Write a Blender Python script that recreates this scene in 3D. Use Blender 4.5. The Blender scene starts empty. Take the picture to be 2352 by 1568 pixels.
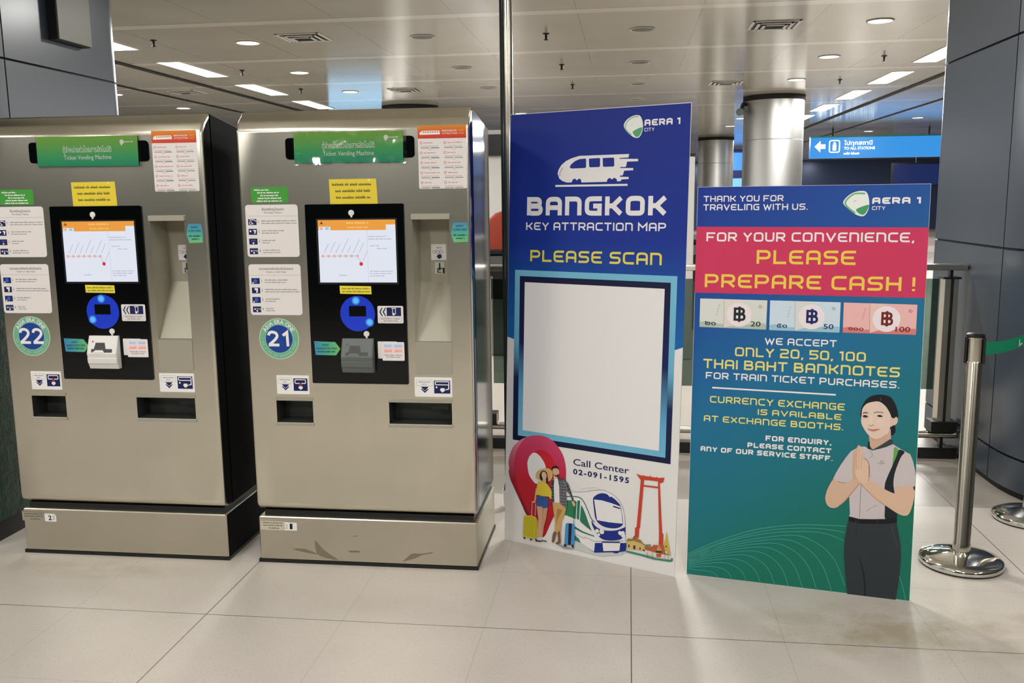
import bpy, bmesh, math, random
from mathutils import Vector, Matrix
from mathutils.geometry import tessellate_polygon

scene = bpy.context.scene
COL = scene.collection
R = math.radians
PI = math.pi

# ------------------------------------------------------------------ camera, world, exposure
cam_data = bpy.data.cameras.new('camera')
cam_data.sensor_fit = 'HORIZONTAL'
cam_data.sensor_width = 36.0
cam_data.lens = 36.0 * 2092.6 / 2352.0
cam_data.clip_start = 0.05
cam_data.clip_end = 200
camera = bpy.data.objects.new('camera', cam_data)
COL.objects.link(camera)
_pitch, _yaw, _roll = 0.155568594, 0.127710447, -0.011586375
_fw = Vector((-math.sin(_yaw) * math.cos(_pitch), math.cos(_yaw) * math.cos(_pitch), -math.sin(_pitch)))
_rt = Vector((math.cos(_yaw), math.sin(_yaw), 0.0))
_up = _rt.cross(_fw)
_r2 = math.cos(_roll) * _rt + math.sin(_roll) * _up
_u2 = -math.sin(_roll) * _rt + math.cos(_roll) * _up
_m = Matrix((_r2, _u2, -_fw)).transposed().to_4x4()
_m.translation = Vector((0, 0, 1.5))
camera.matrix_world = _m
scene.camera = camera

world = bpy.data.worlds.new('world')
scene.world = world
world.use_nodes = True
world.node_tree.nodes['Background'].inputs[0].default_value = (0.5, 0.55, 0.6, 1)
world.node_tree.nodes['Background'].inputs[1].default_value = 0.05

vs = scene.view_settings
vs.view_transform = 'Standard'
vs.look = 'None'
vs.exposure = 0.32
vs.gamma = 1.0
vs.use_curve_mapping = False

LAMP_LIGHT = 38.0      # watts of a downlight
TUBE_LIGHT = 100.0      # watts of a fluorescent fitting
FRONT_LIGHT = 34.0
DIFFUSER = 7.0         # glow of a lit diffuser
CEIL = 3.0

# ------------------------------------------------------------------ materials
def s2l(c):
    c = c / 255.0
    return c / 12.92 if c <= 0.04045 else ((c + 0.055) / 1.055) ** 2.4
def lin(rgb):
    return (s2l(rgb[0]), s2l(rgb[1]), s2l(rgb[2]), 1.0)
MATS = {}
def mat(name, rgb=(200, 200, 200), rough=0.5, metal=0.0, spec=0.5, emit=None, strength=1.0):
    if name in MATS:
        return MATS[name]
    m = bpy.data.materials.new(name)
    m.use_nodes = True
    b = m.node_tree.nodes['Principled BSDF']
    b.inputs['Base Color'].default_value = lin(rgb)
    b.inputs['Roughness'].default_value = rough
    b.inputs['Metallic'].default_value = metal
    b.inputs['Specular IOR Level'].default_value = spec
    if emit:
        b.inputs['Emission Color'].default_value = lin(emit)
        b.inputs['Emission Strength'].default_value = strength
    MATS[name] = m
    return m
def nodes(m):
    return m.node_tree.nodes, m.node_tree.links, m.node_tree.nodes['Principled BSDF']
def ink(rgb):
    return mat('ink_%d_%d_%d' % tuple(rgb), rgb, 0.5, 0, 0.3)
def glow(rgb, s=1.0):
    return mat('glow_%d_%d_%d_%g' % (rgb[0], rgb[1], rgb[2], s), (8, 8, 8), 0.25, 0, 0.4, rgb, s)
def N(m, t, **kw):
    n = m.node_tree.nodes.new(t)
    for k, v in kw.items():
        setattr(n, k, v)
    return n
def math_node(m, op, a, b=None, c=None):
    n = N(m, 'ShaderNodeMath', operation=op)
    for i, v in enumerate((a, b, c)):
        if v is None:
            continue
        if isinstance(v, (int, float)):
            n.inputs[i].default_value = v
        else:
            m.node_tree.links.new(v, n.inputs[i])
    return n.outputs[0]
def ramp(m, fac, stops, interp='LINEAR'):
    n = N(m, 'ShaderNodeValToRGB')
    cr = n.color_ramp
    cr.interpolation = interp
    while len(cr.elements) < len(stops):
        cr.elements.new(0.5)
    for e, (p, c) in zip(cr.elements, stops):
        e.position = p
        e.color = lin(c) if len(c) == 3 else c
    m.node_tree.links.new(fac, n.inputs[0])
    return n.outputs[0]
def mix(m, fac, a, b, blend='MIX'):
    n = N(m, 'ShaderNodeMix', data_type='RGBA', blend_type=blend)
    L = m.node_tree.links
    if isinstance(fac, (int, float)):
        n.inputs[0].default_value = fac
    else:
        L.new(fac, n.inputs[0])
    for i, v in ((6, a), (7, b)):
        if isinstance(v, tuple):
            n.inputs[i].default_value = v
        else:
            L.new(v, n.inputs[i])
    return n.outputs[2]
def obj_xyz(m):
    tc = N(m, 'ShaderNodeTexCoord')
    sx = N(m, 'ShaderNodeSeparateXYZ')
    m.node_tree.links.new(tc.outputs['Object'], sx.inputs[0])
    return tc.outputs['Object'], sx.outputs[0], sx.outputs[1], sx.outputs[2]
def noise(m, vec, scale, detail=3, rough=0.55):
    n = N(m, 'ShaderNodeTexNoise')
    n.inputs['Scale'].default_value = scale
    n.inputs['Detail'].default_value = detail
    n.inputs['Roughness'].default_value = rough
    m.node_tree.links.new(vec, n.inputs['Vector'])
    return n.outputs[0]

def make_grad(name, stops, ku, kv, k0, rough=0.5):
    """printed colour blend running over a board: factor = ku*x + kv*z + k0"""
    m = mat(name, rough=rough, spec=0.3)
    v, x, y, z = obj_xyz(m)
    f = math_node(m, 'ADD', math_node(m, 'MULTIPLY_ADD', x, ku, k0), math_node(m, 'MULTIPLY', z, kv))
    m.node_tree.links.new(ramp(m, f, stops), m.node_tree.nodes['Principled BSDF'].inputs['Base Color'])
    return m
make_grad('grad1', [(0, (16, 38, 130)), (0.55, (16, 46, 142)), (1, (22, 98, 166))], 0, -1 / 0.95, 1.852 / 0.95)
make_grad('gradA', [(0, (116, 184, 212)), (0.42, (104, 172, 206)), (0.62, (20, 34, 84)), (1, (12, 18, 48))], -0.12, -1 / 0.74, 1.2 / 0.74)
make_grad('gradB', [(0, (14, 20, 60)), (0.4, (18, 28, 84)), (0.72, (96, 164, 204)), (1, (118, 190, 216))], -0.12, -1 / 0.70, 1.174 / 0.70)
make_grad('gradTwo', [(0, (16, 44, 140)), (0.32, (18, 76, 150)), (0.55, (24, 104, 146)), (0.78, (22, 110, 124)), (1, (18, 108, 88))], 0.38, -0.6, 0.6 * 1.539)
make_grad('gradSign', [(0, (44, 146, 116)), (0.35, (70, 168, 108)), (1, (126, 178, 70))], 0, 1 / 0.121, -1.643 / 0.121, 0.3)
make_grad('gradMap', [(0, (190, 40, 44)), (0.5, (206, 82, 44)), (1, (212, 132, 48))], 0, 1 / 0.055, -1.723 / 0.055)
make_grad('gradPin', [(0, (172, 26, 40)), (0.45, (186, 34, 50)), (0.75, (196, 54, 92)), (1, (200, 74, 108))], 0, 1 / 0.42, -0.1 / 0.42)
make_grad('gradPinSide', [(0, (110, 22, 30)), (0.45, (160, 30, 42)), (0.7, (196, 96, 116)), (1, (222, 140, 158))], 0, 1 / 0.40, -0.1 / 0.40)
make_grad('gradCoin', [(0, (110, 186, 116)), (0.5, (76, 164, 150)), (1, (66, 140, 176))], 0, 1 / 0.076, -1.335 / 0.076)
make_grad('gradArrow', [(0, (60, 136, 176)), (0.5, (76, 164, 140)), (1, (116, 190, 110))], 1 / 0.105, 0, -0.285 / 0.105)
INK_ALIAS = {'blue1': (16, 42, 136)}

def steel(name, rgb, rough, aniso_scale=(1, 1, 60)):
    m = mat(name, rgb, rough, 1.0)
    ns, L, b = nodes(m)
    tc = N(m, 'ShaderNodeTexCoord')
    mp = N(m, 'ShaderNodeMapping')
    mp.inputs['Scale'].default_value = aniso_scale
    L.new(tc.outputs['Object'], mp.inputs[0])
    f = noise(m, mp.outputs[0], 8, 4, 0.6)
    rr = math_node(m, 'MULTIPLY_ADD', f, 0.04, rough - 0.02)
    L.new(rr, b.inputs['Roughness'])
    f2 = noise(m, tc.outputs['Object'], 2.3, 4, 0.6)
    c = ramp(m, f2, [(0.3, tuple(int(v * 0.95) for v in rgb)), (0.7, rgb)])
    L.new(c, b.inputs['Base Color'])
    return m
M_FRONT = steel('brushed_steel_front', (222, 217, 202), 0.26)
M_PLINTH = steel('brushed_steel_plinth', (206, 200, 184), 0.34)
M_SIDE = steel('steel_side', (118, 126, 142), 0.11, (60, 60, 1))
M_TRAY = mat('steel_tray', (168, 164, 148), 0.42, 0.35)
M_POLE = steel('polished_steel', (212, 206, 192), 0.2, (40, 40, 1))
M_CHROME = mat('chrome', (214, 214, 210), 0.06, 1.0)
M_BLACK = mat('black_plastic', (12, 13, 14), 0.35)
M_BLACKGLASS = mat('black_glass', (6, 7, 8), 0.12, 0, 0.3)
M_DARK = mat('dark_gap', (10, 11, 12), 0.7)
M_BLACKSIDE = mat('matt_black_side', (10, 11, 11), 0.7, 0, 0.1)  # near-black colour for the cabinet and plinth side of one machine
M_WHITEPL = mat('white_plastic', (222, 220, 216), 0.4)
M_GREYPL = mat('grey_plastic', (92, 98, 96), 0.45)
M_FOAM = mat('white_foam_board', (224, 222, 220), 0.6, 0, 0.3)
M_CLAD = mat('slate_blue_cladding', (58, 67, 78), 0.3, 0.0)
M_WHITEWALL = mat('white_panel', (206, 204, 200), 0.5)

# floor
def make_floor():
    m = mat('floor_tiles', (206, 198, 186), 0.32, 0, 0.4)
    ns, L, b = nodes(m)
    v, x, y, z = obj_xyz(m)
    def joint(c, origin, pitch, width):
        a = math_node(m, 'DIVIDE', math_node(m, 'SUBTRACT', c, origin), pitch)
        fr = math_node(m, 'FRACT', math_node(m, 'ADD', a, 100.5))
        d = math_node(m, 'ABSOLUTE', math_node(m, 'SUBTRACT', fr, 0.5))
        return math_node(m, 'LESS_THAN', d, width / pitch / 2)
    strong = math_node(m, 'MAXIMUM', joint(x, 0.021, 1.553, 0.0042), joint(y, 2.993, 1.481, 0.0042))
    weak = math_node(m, 'MAXIMUM', joint(x, 0.021, 0.5177, 0.0026), joint(y, 2.993, 0.4937, 0.0026))
    big = noise(m, v, 1.7, 5, 0.6)
    fine = noise(m, v, 150, 2, 0.6)
    base = ramp(m, big, [(0.25, (179, 172, 163)), (0.7, (192, 185, 177))])
    speck = ramp(m, fine, [(0.28, (176, 168, 156)), (0.42, (255, 255, 255)), (1, (255, 255, 255))])
    base = mix(m, 0.55, base, speck, 'MULTIPLY')
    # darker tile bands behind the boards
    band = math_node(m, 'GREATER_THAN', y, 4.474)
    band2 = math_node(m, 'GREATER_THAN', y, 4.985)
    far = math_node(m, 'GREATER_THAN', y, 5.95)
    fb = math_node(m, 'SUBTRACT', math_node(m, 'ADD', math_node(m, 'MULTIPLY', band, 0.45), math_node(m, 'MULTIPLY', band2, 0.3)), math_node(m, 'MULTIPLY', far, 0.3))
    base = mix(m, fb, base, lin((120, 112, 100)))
    # brown scuffing in front of the green board and beside the left machine
    def blot(cx, cy, rx, ry, sc):
        ex = math_node(m, 'DIVIDE', math_node(m, 'SUBTRACT', x, cx), rx)
        ey = math_node(m, 'DIVIDE', math_node(m, 'SUBTRACT', y, cy), ry)
        d = math_node(m, 'ADD', math_node(m, 'MULTIPLY', ex, ex), math_node(m, 'MULTIPLY', ey, ey))
        k = math_node(m, 'SUBTRACT', 1.0, d)
        n1 = noise(m, v, sc, 5, 0.7)
        k = math_node(m, 'MULTIPLY', math_node(m, 'MAXIMUM', k, 0.0), math_node(m, 'SUBTRACT', n1, 0.36))
        return math_node(m, 'MINIMUM', math_node(m, 'MAXIMUM', math_node(m, 'MULTIPLY', k, 3.2), 0.0), 0.75)
    st = math_node(m, 'MAXIMUM', blot(0.95, 3.12, 0.62, 0.26, 6), blot(1.5, 3.2, 0.5, 0.12, 5))
    st = math_node(m, 'MAXIMUM', st, math_node(m, 'MULTIPLY', blot(-2.2, 3.35, 0.5, 0.12, 7), 0.7))
    base = mix(m, st, base, lin((150, 138, 112)))
    base = mix(m, math_node(m, 'MULTIPLY', weak, 0.3), base, lin((90, 84, 76)))
    base = mix(m, math_node(m, 'MULTIPLY', strong, 0.8), base, lin((66, 62, 56)))
    L.new(base, b.inputs['Base Color'])
    L.new(math_node(m, 'MULTIPLY_ADD', big, 0.2, 0.24), b.inputs['Roughness'])
    return m
M_FLOOR = make_floor()

def make_ceiling():
    m = mat('ceiling_panels', (178, 174, 162), 0.24, 0.3, 0.5)
    ns, L, b = nodes(m)
    v, x, y, z = obj_xyz(m)
    fr = math_node(m, 'FRACT', math_node(m, 'ADD', math_node(m, 'DIVIDE', math_node(m, 'SUBTRACT', y, 7.66), 2.03), 50.0))
    strip = math_node(m, 'LESS_THAN', fr, 0.085)
    edge = math_node(m, 'LESS_THAN', math_node(m, 'ABSOLUTE', math_node(m, 'SUBTRACT', fr, 0.004)), 0.004)
    fx = math_node(m, 'FRACT', math_node(m, 'ADD', math_node(m, 'DIVIDE', x, 1.01), 50.43))
    jx = math_node(m, 'LESS_THAN', fx, 0.008)
    big = noise(m, v, 0.6, 3)
    base = ramp(m, big, [(0.3, (196, 192, 180)), (0.7, (208, 204, 192))])
    base = mix(m, math_node(m, 'MULTIPLY', jx, 0.35), base, lin((90, 88, 80)))
    base = mix(m, strip, base, lin((234, 228, 216)))
    base = mix(m, math_node(m, 'MULTIPLY', edge, 0.6), base, lin((84, 82, 76)))
    L.new(base, b.inputs['Base Color'])
    L.new(math_node(m, 'MULTIPLY_ADD', noise(m, v, 1.2, 2), 0.08, 0.09), b.inputs['Roughness'])
    b.inputs['IOR'].default_value = 1.65
    return m
M_CEIL = make_ceiling()

def make_glass():
    m = bpy.data.materials.new('railing_glass')
    m.use_nodes = True
    nt = m.node_tree
    nt.nodes.remove(nt.nodes['Principled BSDF'])
    t = nt.nodes.new('ShaderNodeBsdfTransparent'); t.inputs[0].default_value = (0.36, 0.43, 0.39, 1)
    g = nt.nodes.new('ShaderNodeBsdfGlossy'); g.inputs['Roughness'].default_value = 0.03
    f = nt.nodes.new('ShaderNodeFresnel'); f.inputs[0].default_value = 1.5
    x = nt.nodes.new('ShaderNodeMixShader')
    nt.links.new(f.outputs[0], x.inputs[0]); nt.links.new(t.outputs[0], x.inputs[1]); nt.links.new(g.outputs[0], x.inputs[2])
    nt.links.new(x.outputs[0], nt.nodes['Material Output'].inputs[0])
    return m
M_GLASS = make_glass()
def make_film(name, tint, fac):
    m = bpy.data.materials.new(name)
    m.use_nodes = True
    nt = m.node_tree
    nt.nodes.remove(nt.nodes['Principled BSDF'])
    t = nt.nodes.new('ShaderNodeBsdfTransparent'); t.inputs[0].default_value = tint
    g = nt.nodes.new('ShaderNodeBsdfGlossy'); g.inputs['Roughness'].default_value = 0.08
    x = nt.nodes.new('ShaderNodeMixShader'); x.inputs[0].default_value = fac
    nt.links.new(t.outputs[0], x.inputs[1]); nt.links.new(g.outputs[0], x.inputs[2])
    nt.links.new(x.outputs[0], nt.nodes['Material Output'].inputs[0])
    return m
M_FILM = make_film('clear_film', (0.97, 0.97, 0.97, 1), 0.2)

# ------------------------------------------------------------------ mesh helpers
class MB:
    def __init__(s):
        s.v = []; s.f = []; s.m = []; s.mats = []; s.sm = []
    def mi(s, m):
        if m not in s.mats:
            s.mats.append(m)
        return s.mats.index(m)
    def face(s, pts, m, smooth=False):
        i = len(s.v)
        s.v.extend([tuple(p) for p in pts])
        s.f.append(tuple(range(i, i + len(pts)))); s.m.append(s.mi(m)); s.sm.append(smooth)
    def mesh(s, verts, faces, m, smooth=False):
        i = len(s.v)
        s.v.extend([tuple(p) for p in verts])
        k = s.mi(m)
        for f in faces:
            s.f.append(tuple(i + a for a in f)); s.m.append(k); s.sm.append(smooth)
    def box(s, x0, x1, y0, y1, z0, z1, m):
        v = [(x0, y0, z0), (x1, y0, z0), (x1, y1, z0), (x0, y1, z0), (x0, y0, z1), (x1, y0, z1), (x1, y1, z1), (x0, y1, z1)]
        s.mesh(v, [(0, 3, 2, 1), (4, 5, 6, 7), (0, 1, 5, 4), (1, 2, 6, 5), (2, 3, 7, 6), (3, 0, 4, 7)], m)
    def cbox(s, x0, x1, y0, y1, z0, z1, m, c=0.004):
        """box with chamfered vertical and top edges"""
        def ring(z, d):
            return [(x0 + c + d, y0 + d, z), (x1 - c - d, y0 + d, z), (x1 - d, y0 + c + d, z), (x1 - d, y1 - c - d, z), (x1 - c - d, y1 - d, z), (x0 + c + d, y1 - d, z), (x0 + d, y1 - c - d, z), (x0 + d, y0 + c + d, z)]
        s.loft([ring(z0, c * .5), ring(z0 + c * .5, 0), ring(z1 - c, 0), ring(z1, c)], m, caps=True)
    def loft(s, rings, m, caps=False, smooth=False, closed=True):
        n = len(rings[0]); v = [p for r in rings for p in r]; f = []
        for a in range(len(rings) - 1):
            for b in range(n if closed else n - 1):
                c = (b + 1) % n
                f.append((a * n + b, a * n + c, (a + 1) * n + c, (a + 1) * n + b))
        s.mesh(v, f, m, smooth)
        if caps:
            s.face(list(reversed(rings[0])), m)
            s.face(rings[-1], m)
    def lathe(s, prof, m, c=(0, 0, 0), seg=32, smooth=True, caps=True):
        rings = []
        for r, z in prof:
            rings.append([(c[0] + r * math.cos(2 * PI * k / seg), c[1] + r * math.sin(2 * PI * k / seg), c[2] + z) for k in range(seg)])
        s.loft(rings, m, caps, smooth)
    def tube(s, p0, p1, r, m, seg=16):
        p0 = Vector(p0); p1 = Vector(p1); d = (p1 - p0).normalized()
        a = d.orthogonal().normalized(); b = d.cross(a)
        rings = [[tuple(p + r * (math.cos(2 * PI * k / seg) * a + math.sin(2 * PI * k / seg) * b)) for k in range(seg)] for p in (p0, p1)]
        s.loft(rings, m, True, True)
    # ---- flat drawing on a sheet that faces -Y; o = distance in front of y = 0
    def poly(s, p, m, o):
        p = [Vector((a, b, 0)) for a, b in p]
        tri = tessellate_polygon([p])
        i = len(s.v); s.v.extend([(a.x, -o, a.y) for a in p]); k = s.mi(m)
        for t in tri:
            a, b, c = (p[j] for j in t)
            if (b - a).cross(c - a).z < 0:
                t = (t[0], t[2], t[1])
            s.f.append(tuple(i + j for j in t)); s.m.append(k); s.sm.append(False)
    def rect(s, x0, x1, z0, z1, m, o):
        s.poly([(x0, z0), (x1, z0), (x1, z1), (x0, z1)], m, o)
    def rrect(s, x0, x1, z0, z1, r, m, o):
        s.poly(rr(x0, x1, z0, z1, r), m, o)
    def disc(s, c, r, m, o, seg=40):
        s.poly([(c[0] + r * math.cos(2 * PI * k / seg), c[1] + r * math.sin(2 * PI * k / seg)) for k in range(seg)], m, o)
    def stroke(s, p, w, m, o, closed=False):
        p = [Vector(a) for a in p]
        q = [p[0]]
        for a in p[1:]:
            if (a - q[-1]).length > 1e-7:
                q.append(a)
        p = q
        if closed and (p[0] - p[-1]).length < 1e-6:
            p.pop()
        n = len(p)
        if n < 2:
            return
        le = []; ri = []
        for i in range(n):
            if closed:
                a = p[i] - p[i - 1]; b = p[(i + 1) % n] - p[i]
            else:
                a = p[i] - p[i - 1] if i > 0 else p[1] - p[0]
                b = p[i + 1] - p[i] if i < n - 1 else p[-1] - p[-2]
            a = a.normalized(); b = b.normalized()
            t = a + b
            t = t.normalized() if t.length > 1e-6 else a
            nn = Vector((-t.y, t.x)); an = Vector((-a.y, a.x))
            k = w / 2 / max(0.35, nn.dot(an))
            le.append(p[i] + nn * k); ri.append(p[i] - nn * k)
        for i in range(n if closed else n - 1):
            j = (i + 1) % n
            s.face([(ri[i].x, -o, ri[i].y), (ri[j].x, -o, ri[j].y), (le[j].x, -o, le[j].y), (le[i].x, -o, le[i].y)], m)
    def plate(s, p, m, o0, o1, edge=None):
        """solid plate with outline p between distances o0 (back) and o1 (front)"""
        n = len(p)
        s.poly(p, m, o1)
        ar = sum(p[i][0] * p[(i + 1) % n][1] - p[(i + 1) % n][0] * p[i][1] for i in range(n))
        if ar < 0:
            p = list(reversed(p))
        for i in range(n):
            a = p[i]; b = p[(i + 1) % n]
            s.face([(a[0], -o1, a[1]), (a[0], -o0, a[1]), (b[0], -o0, b[1]), (b[0], -o1, b[1])], edge or m)
        i0 = len(s.f)
        s.poly(p, edge or m, o0)
        for k in range(i0, len(s.f)):
            s.f[k] = tuple(reversed(s.f[k]))
    def build(s, name, parent=None, loc=(0, 0, 0), angle=None):
        me = bpy.data.meshes.new(name)
        me.from_pydata(s.v, [], s.f)
        for m in s.mats:
            me.materials.append(m)
        me.polygons.foreach_set('material_index', s.m)
        me.polygons.foreach_set('use_smooth', s.sm)
        me.update()
        if any(s.sm):
            bm = bmesh.new(); bm.from_mesh(me)
            bmesh.ops.remove_doubles(bm, verts=bm.verts, dist=1e-5)
            bm.to_mesh(me); bm.free()
            me.set_sharp_from_angle(angle=R(angle or 40))
        o = bpy.data.objects.new(name, me)
        COL.objects.link(o)
        o.location = loc
        if parent is not None:
            o.parent = parent
        return o
def rr(x0, x1, z0, z1, r, seg=5):
    p = []
    for cx, cz, a0 in ((x1 - r, z0 + r, -90), (x1 - r, z1 - r, 0), (x0 + r, z1 - r, 90), (x0 + r, z0 + r, 180)):
        for k in range(seg + 1):
            a = R(a0 + 90 * k / seg)
            p.append((cx + r * math.cos(a), cz + r * math.sin(a)))
    return p
def catmull(p, closed, sub=6):
    n = len(p); out = []
    rng = range(n) if closed else range(n - 1)
    for i in rng:
        p0 = p[i - 1] if (closed or i > 0) else p[0]
        p1 = p[i]; p2 = p[(i + 1) % n]
        p3 = p[(i + 2) % n] if (closed or i + 2 < n) else p[-1]
        for k in range(sub):
            t = k / sub
            out.append(tuple(0.5 * (2 * b + (c - a) * t + (2 * a - 5 * b + 4 * c - d) * t * t + (3 * b - a - 3 * c + d) * t ** 3) for a, b, c, d in zip(p0, p1, p2, p3)))
    if not closed:
        out.append(tuple(p[-1]))
    return out
def thing(name, label, cat, loc=(0, 0, 0), rz=0.0, group=None):
    o = bpy.data.objects.new(name, None)
    o.empty_display_size = 0.1
    COL.objects.link(o)
    o.location = loc; o.rotation_euler = (0, 0, rz)
    tag(o, label, cat, group)
    return o
def tag(o, label, cat, group=None):
    o['label'] = label; o['category'] = cat
    if group:
        o['group'] = group
    return o
def struct(name, mb, parent=None):
    o = mb.build(name, parent)
    if parent is None:
        o['kind'] = 'structure'
    return o

# ------------------------------------------------------------------ lettering
def _f(pts, r):
    """round the inner corners of a polyline (points with a third value 0 stay sharp)"""
    out = []
    n = len(pts)
    for i, p in enumerate(pts):
        if i in (0, n - 1) or len(p) > 2:
            out.append((p[0], p[1])); continue
        a = Vector(pts[i - 1][:2]); b = Vector(p[:2]); c = Vector(pts[i + 1][:2])
        d1 = (a - b); d2 = (c - b)
        k = min(r, d1.length * 0.5, d2.length * 0.5)
        s = b + d1.normalized() * k; e = b + d2.normalized() * k
        for j in range(6):
            t = j / 5
            out.append(tuple((1 - t) ** 2 * s + 2 * t * (1 - t) * b + t * t * e))
    return out
def glyph(ch, th):
    w = 0.78
    e = th * 0.46       # bowls start at the side of the stem
    g = {
        'A': (w, [[(0, 0), (0, 1), (w, 1), (w, 0)], [(0, .4), (w, .4)]]),
        'B': (w, [[(0, 0), (0, 1, 0), (w * .92, 1), (w * .92, .54), (e, .54)], [(e, .5), (w, .5), (w, 0), (e, 0)]]),
        'C': (w, [[(w, 1), (0, 1), (0, 0), (w, 0)]]),
        'D': (w, [[(0, 0), (0, 1, 0), (w, 1), (w, 0), (e, 0)]]),
        'E': (w, [[(w, 1), (0, 1), (0, 0), (w, 0)], [(0, .5), (w * .95, .5)]]),
        'F': (w, [[(w, 1), (0, 1, 0), (0, 0)], [(0, .46), (w * .9, .46)]]),
        'G': (w, [[(w, 1), (0, 1), (0, 0), (w, 0, 0), (w, .5, 0), (w * .5, .5)]]),
        'H': (w, [[(0, 0), (0, 1)], [(w, 0), (w, 1)], [(0, .5), (w, .5)]]),
        'I': (0.0, [[(0, 0), (0, 1)]]),
        'K': (w, [[(0, 0), (0, 1)], [(w, 1), (.34, .5, 0), (w, 0)], [(0, .5), (.36, .5)]]),
        'L': (w * .9, [[(0, 1), (0, 0, 0), (w * .9, 0)]]),
        'M': (1.0, [[(0, 0), (0, 1, 0), (.5, .42, 0), (1, 1, 0), (1, 0)]]),
        'N': (w, [[(0, 0), (0, 1, 0), (w, 1), (w, 0)]]),
        'O': (w + .06, [[(.4, 0), (0, 0), (0, 1), (w + .06, 1), (w + .06, 0), (.4, 0)]]),
        'P': (w, [[(0, 0), (0, 1, 0), (w, 1), (w, .4), (e, .4)]]),
        'Q': (w + .06, [[(.4, 0), (0, 0), (0, 1), (w + .06, 1), (w + .06, 0), (.4, 0)], [(.52, .22), (.86, -.14)]]),
        'R': (w, [[(0, 0), (0, 1, 0), (w, 1), (w, .42), (e, .42)], [(w * .5, .42), (w, 0)]]),
        'S': (w, [[(w, 1), (0, 1), (0, .52), (w, .52), (w, 0), (0, 0)]]),
        'T': (w, [[(0, 1), (w, 1)], [(w / 2, 1), (w / 2, 0)]]),
        'U': (w, [[(0, 1), (0, 0), (w, 0), (w, 1)]]),
        'V': (w + .08, [[(0, 1), (w / 2 + .04, 0, 0), (w + .08, 1)]]),
        'W': (1.2, [[(0, 1), (.3, 0, 0), (.6, .8, 0), (.9, 0, 0), (1.2, 1)]]),
        'X': (w, [[(0, 1), (w, 0)], [(w, 1), (0, 0)]]),
        'Y': (w, [[(0, 1), (w / 2, .45, 0), (w, 1)], [(w / 2, .45), (w / 2, 0)]]),
        '0': (w, [[(.4, 0), (0, 0), (0, 1), (w, 1), (w, 0), (.4, 0)]]),
        '1': (.3, [[(0, .95), (.25, 1, 0), (.25, 0)]]),
        '2': (w, [[(0, 1), (w, 1), (w, .5), (0, .5), (0, 0, 0), (w, 0)]]),
        '5': (w, [[(w, 1), (0, 1, 0), (0, .55, 0), (w, .55), (w, 0), (0, 0)]]),
        '.': (0.06, [[(0, -.08), (0, .08)]]),
        ',': (0.06, [[(.08, .08), (-.02, -.24)]]),
        '!': (0.0, [[(0, 1), (0, .3)], [(0, .1), (0, -.08)]]),
        '$': (.72, [[(0, 0), (0, 1, 0), (.66, 1), (.66, .54), (e, .54)], [(e, .5), (.72, .5), (.72, 0), (e, 0)], [(.34, -.2), (.34, 1.2)]]),
        ' ': (0.1, []),
    }
    return g[ch]
def ch_is_t(st):
    return len(st) == 2 and st[0][0] == (0, 1) and len(st[0]) == 2 and st[0][1][1] == 1
def stroke_text(mb, s, x0, x1, y, h, m, o, th):
    """squared wide capitals with rounded corners, fitted between x0 and x1"""
    gap = th + 0.17
    pos = 0.0; items = []
    for ch in s:
        w, st = glyph(ch, th)
        items.append((pos, st)); pos += w + gap
    total = pos - gap + th
    sx = (x1 - x0) / total; sy = h / (1 + th)
    wd = th * (sx + sy) / 2
    for px, st in items:
        for li, line in enumerate(st):
            line = [tuple(p) for p in line]
            gw = max(p[0] for l2 in st for p in l2)
            for e, i2 in ((0, 1), (-1, -2)):
                p, n2 = line[e], line[i2]
                dx, dy = p[0] - n2[0], p[1] - n2[1]
                ln = math.hypot(dx, dy)
                if abs(dy) > 0.6 * ln and p[1] in (0, 1):
                    k = th / 2 / abs(dy) * (1.0 if abs(dx) < 0.2 * ln else 0.35)
                    line[e] = (p[0] + dx * k, p[1] + dy * k)
                elif abs(dx) > 0.9 * ln and (p[0] == 0 or p[0] == gw) and len(line) > 2 or (ch_is_t(st) and abs(dx) > 0.9 * ln):
                    k = th * 0.42 / abs(dx)
                    line[e] = (p[0] + dx * k, p[1])
            q = [(x0 + sx * (px + th / 2 + a), y + sy * (b + th / 2)) for a, b in _f(line, 0.3)]
            mb.stroke(q, wd, m, o + li * 0.00003)
_FONT = {}
def font_mesh(body, bold=0.0, spacing=1.0):
    key = (body, bold, spacing)
    if key not in _FONT:
        cu = bpy.data.curves.new('lettering', 'FONT')
        cu.body = body; cu.offset = bold; cu.resolution_u = 3; cu.space_character = spacing
        ob = bpy.data.objects.new('lettering', cu)
        me = bpy.data.meshes.new_from_object(ob)
        v = [(a.co.x, a.co.y) for a in me.vertices]
        f = [tuple(p.vertices) for p in me.polygons]
        bpy.data.objects.remove(ob); bpy.data.meshes.remove(me); bpy.data.curves.remove(cu)
        _FONT[key] = (v, f)
    return _FONT[key]
def font_text(mb, s, x0, x1, y, h, m, o, bold=0.0, spacing=1.0, lower=False):
    """plain sans text fitted between x0 and x1, capital height h, baseline y"""
    v, f = font_mesh(s, bold, spacing)
    a = min(p[0] for p in v); b = max(p[0] for p in v)
    sx = (x1 - x0) / (b - a); sy = h / 0.702
    mb.mesh([(x0 + (p[0] - a) * sx, -o, y + p[1] * sy) for p in v], f, m)
def font_char(mb, ch, c, ang, h, m, o, bold=0.0):
    v, f = font_mesh(ch, bold)
    a = (min(p[0] for p in v) + max(p[0] for p in v)) / 2
    k = h / 0.702; ca, sa = math.cos(ang), math.sin(ang)
    q = []
    for p in v:
        x = (p[0] - a) * k; y = (p[1] - 0.351) * k
        q.append((c[0] + x * ca - y * sa, -o, c[1] + x * sa + y * ca))
    mb.mesh(q, f, m)
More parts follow.
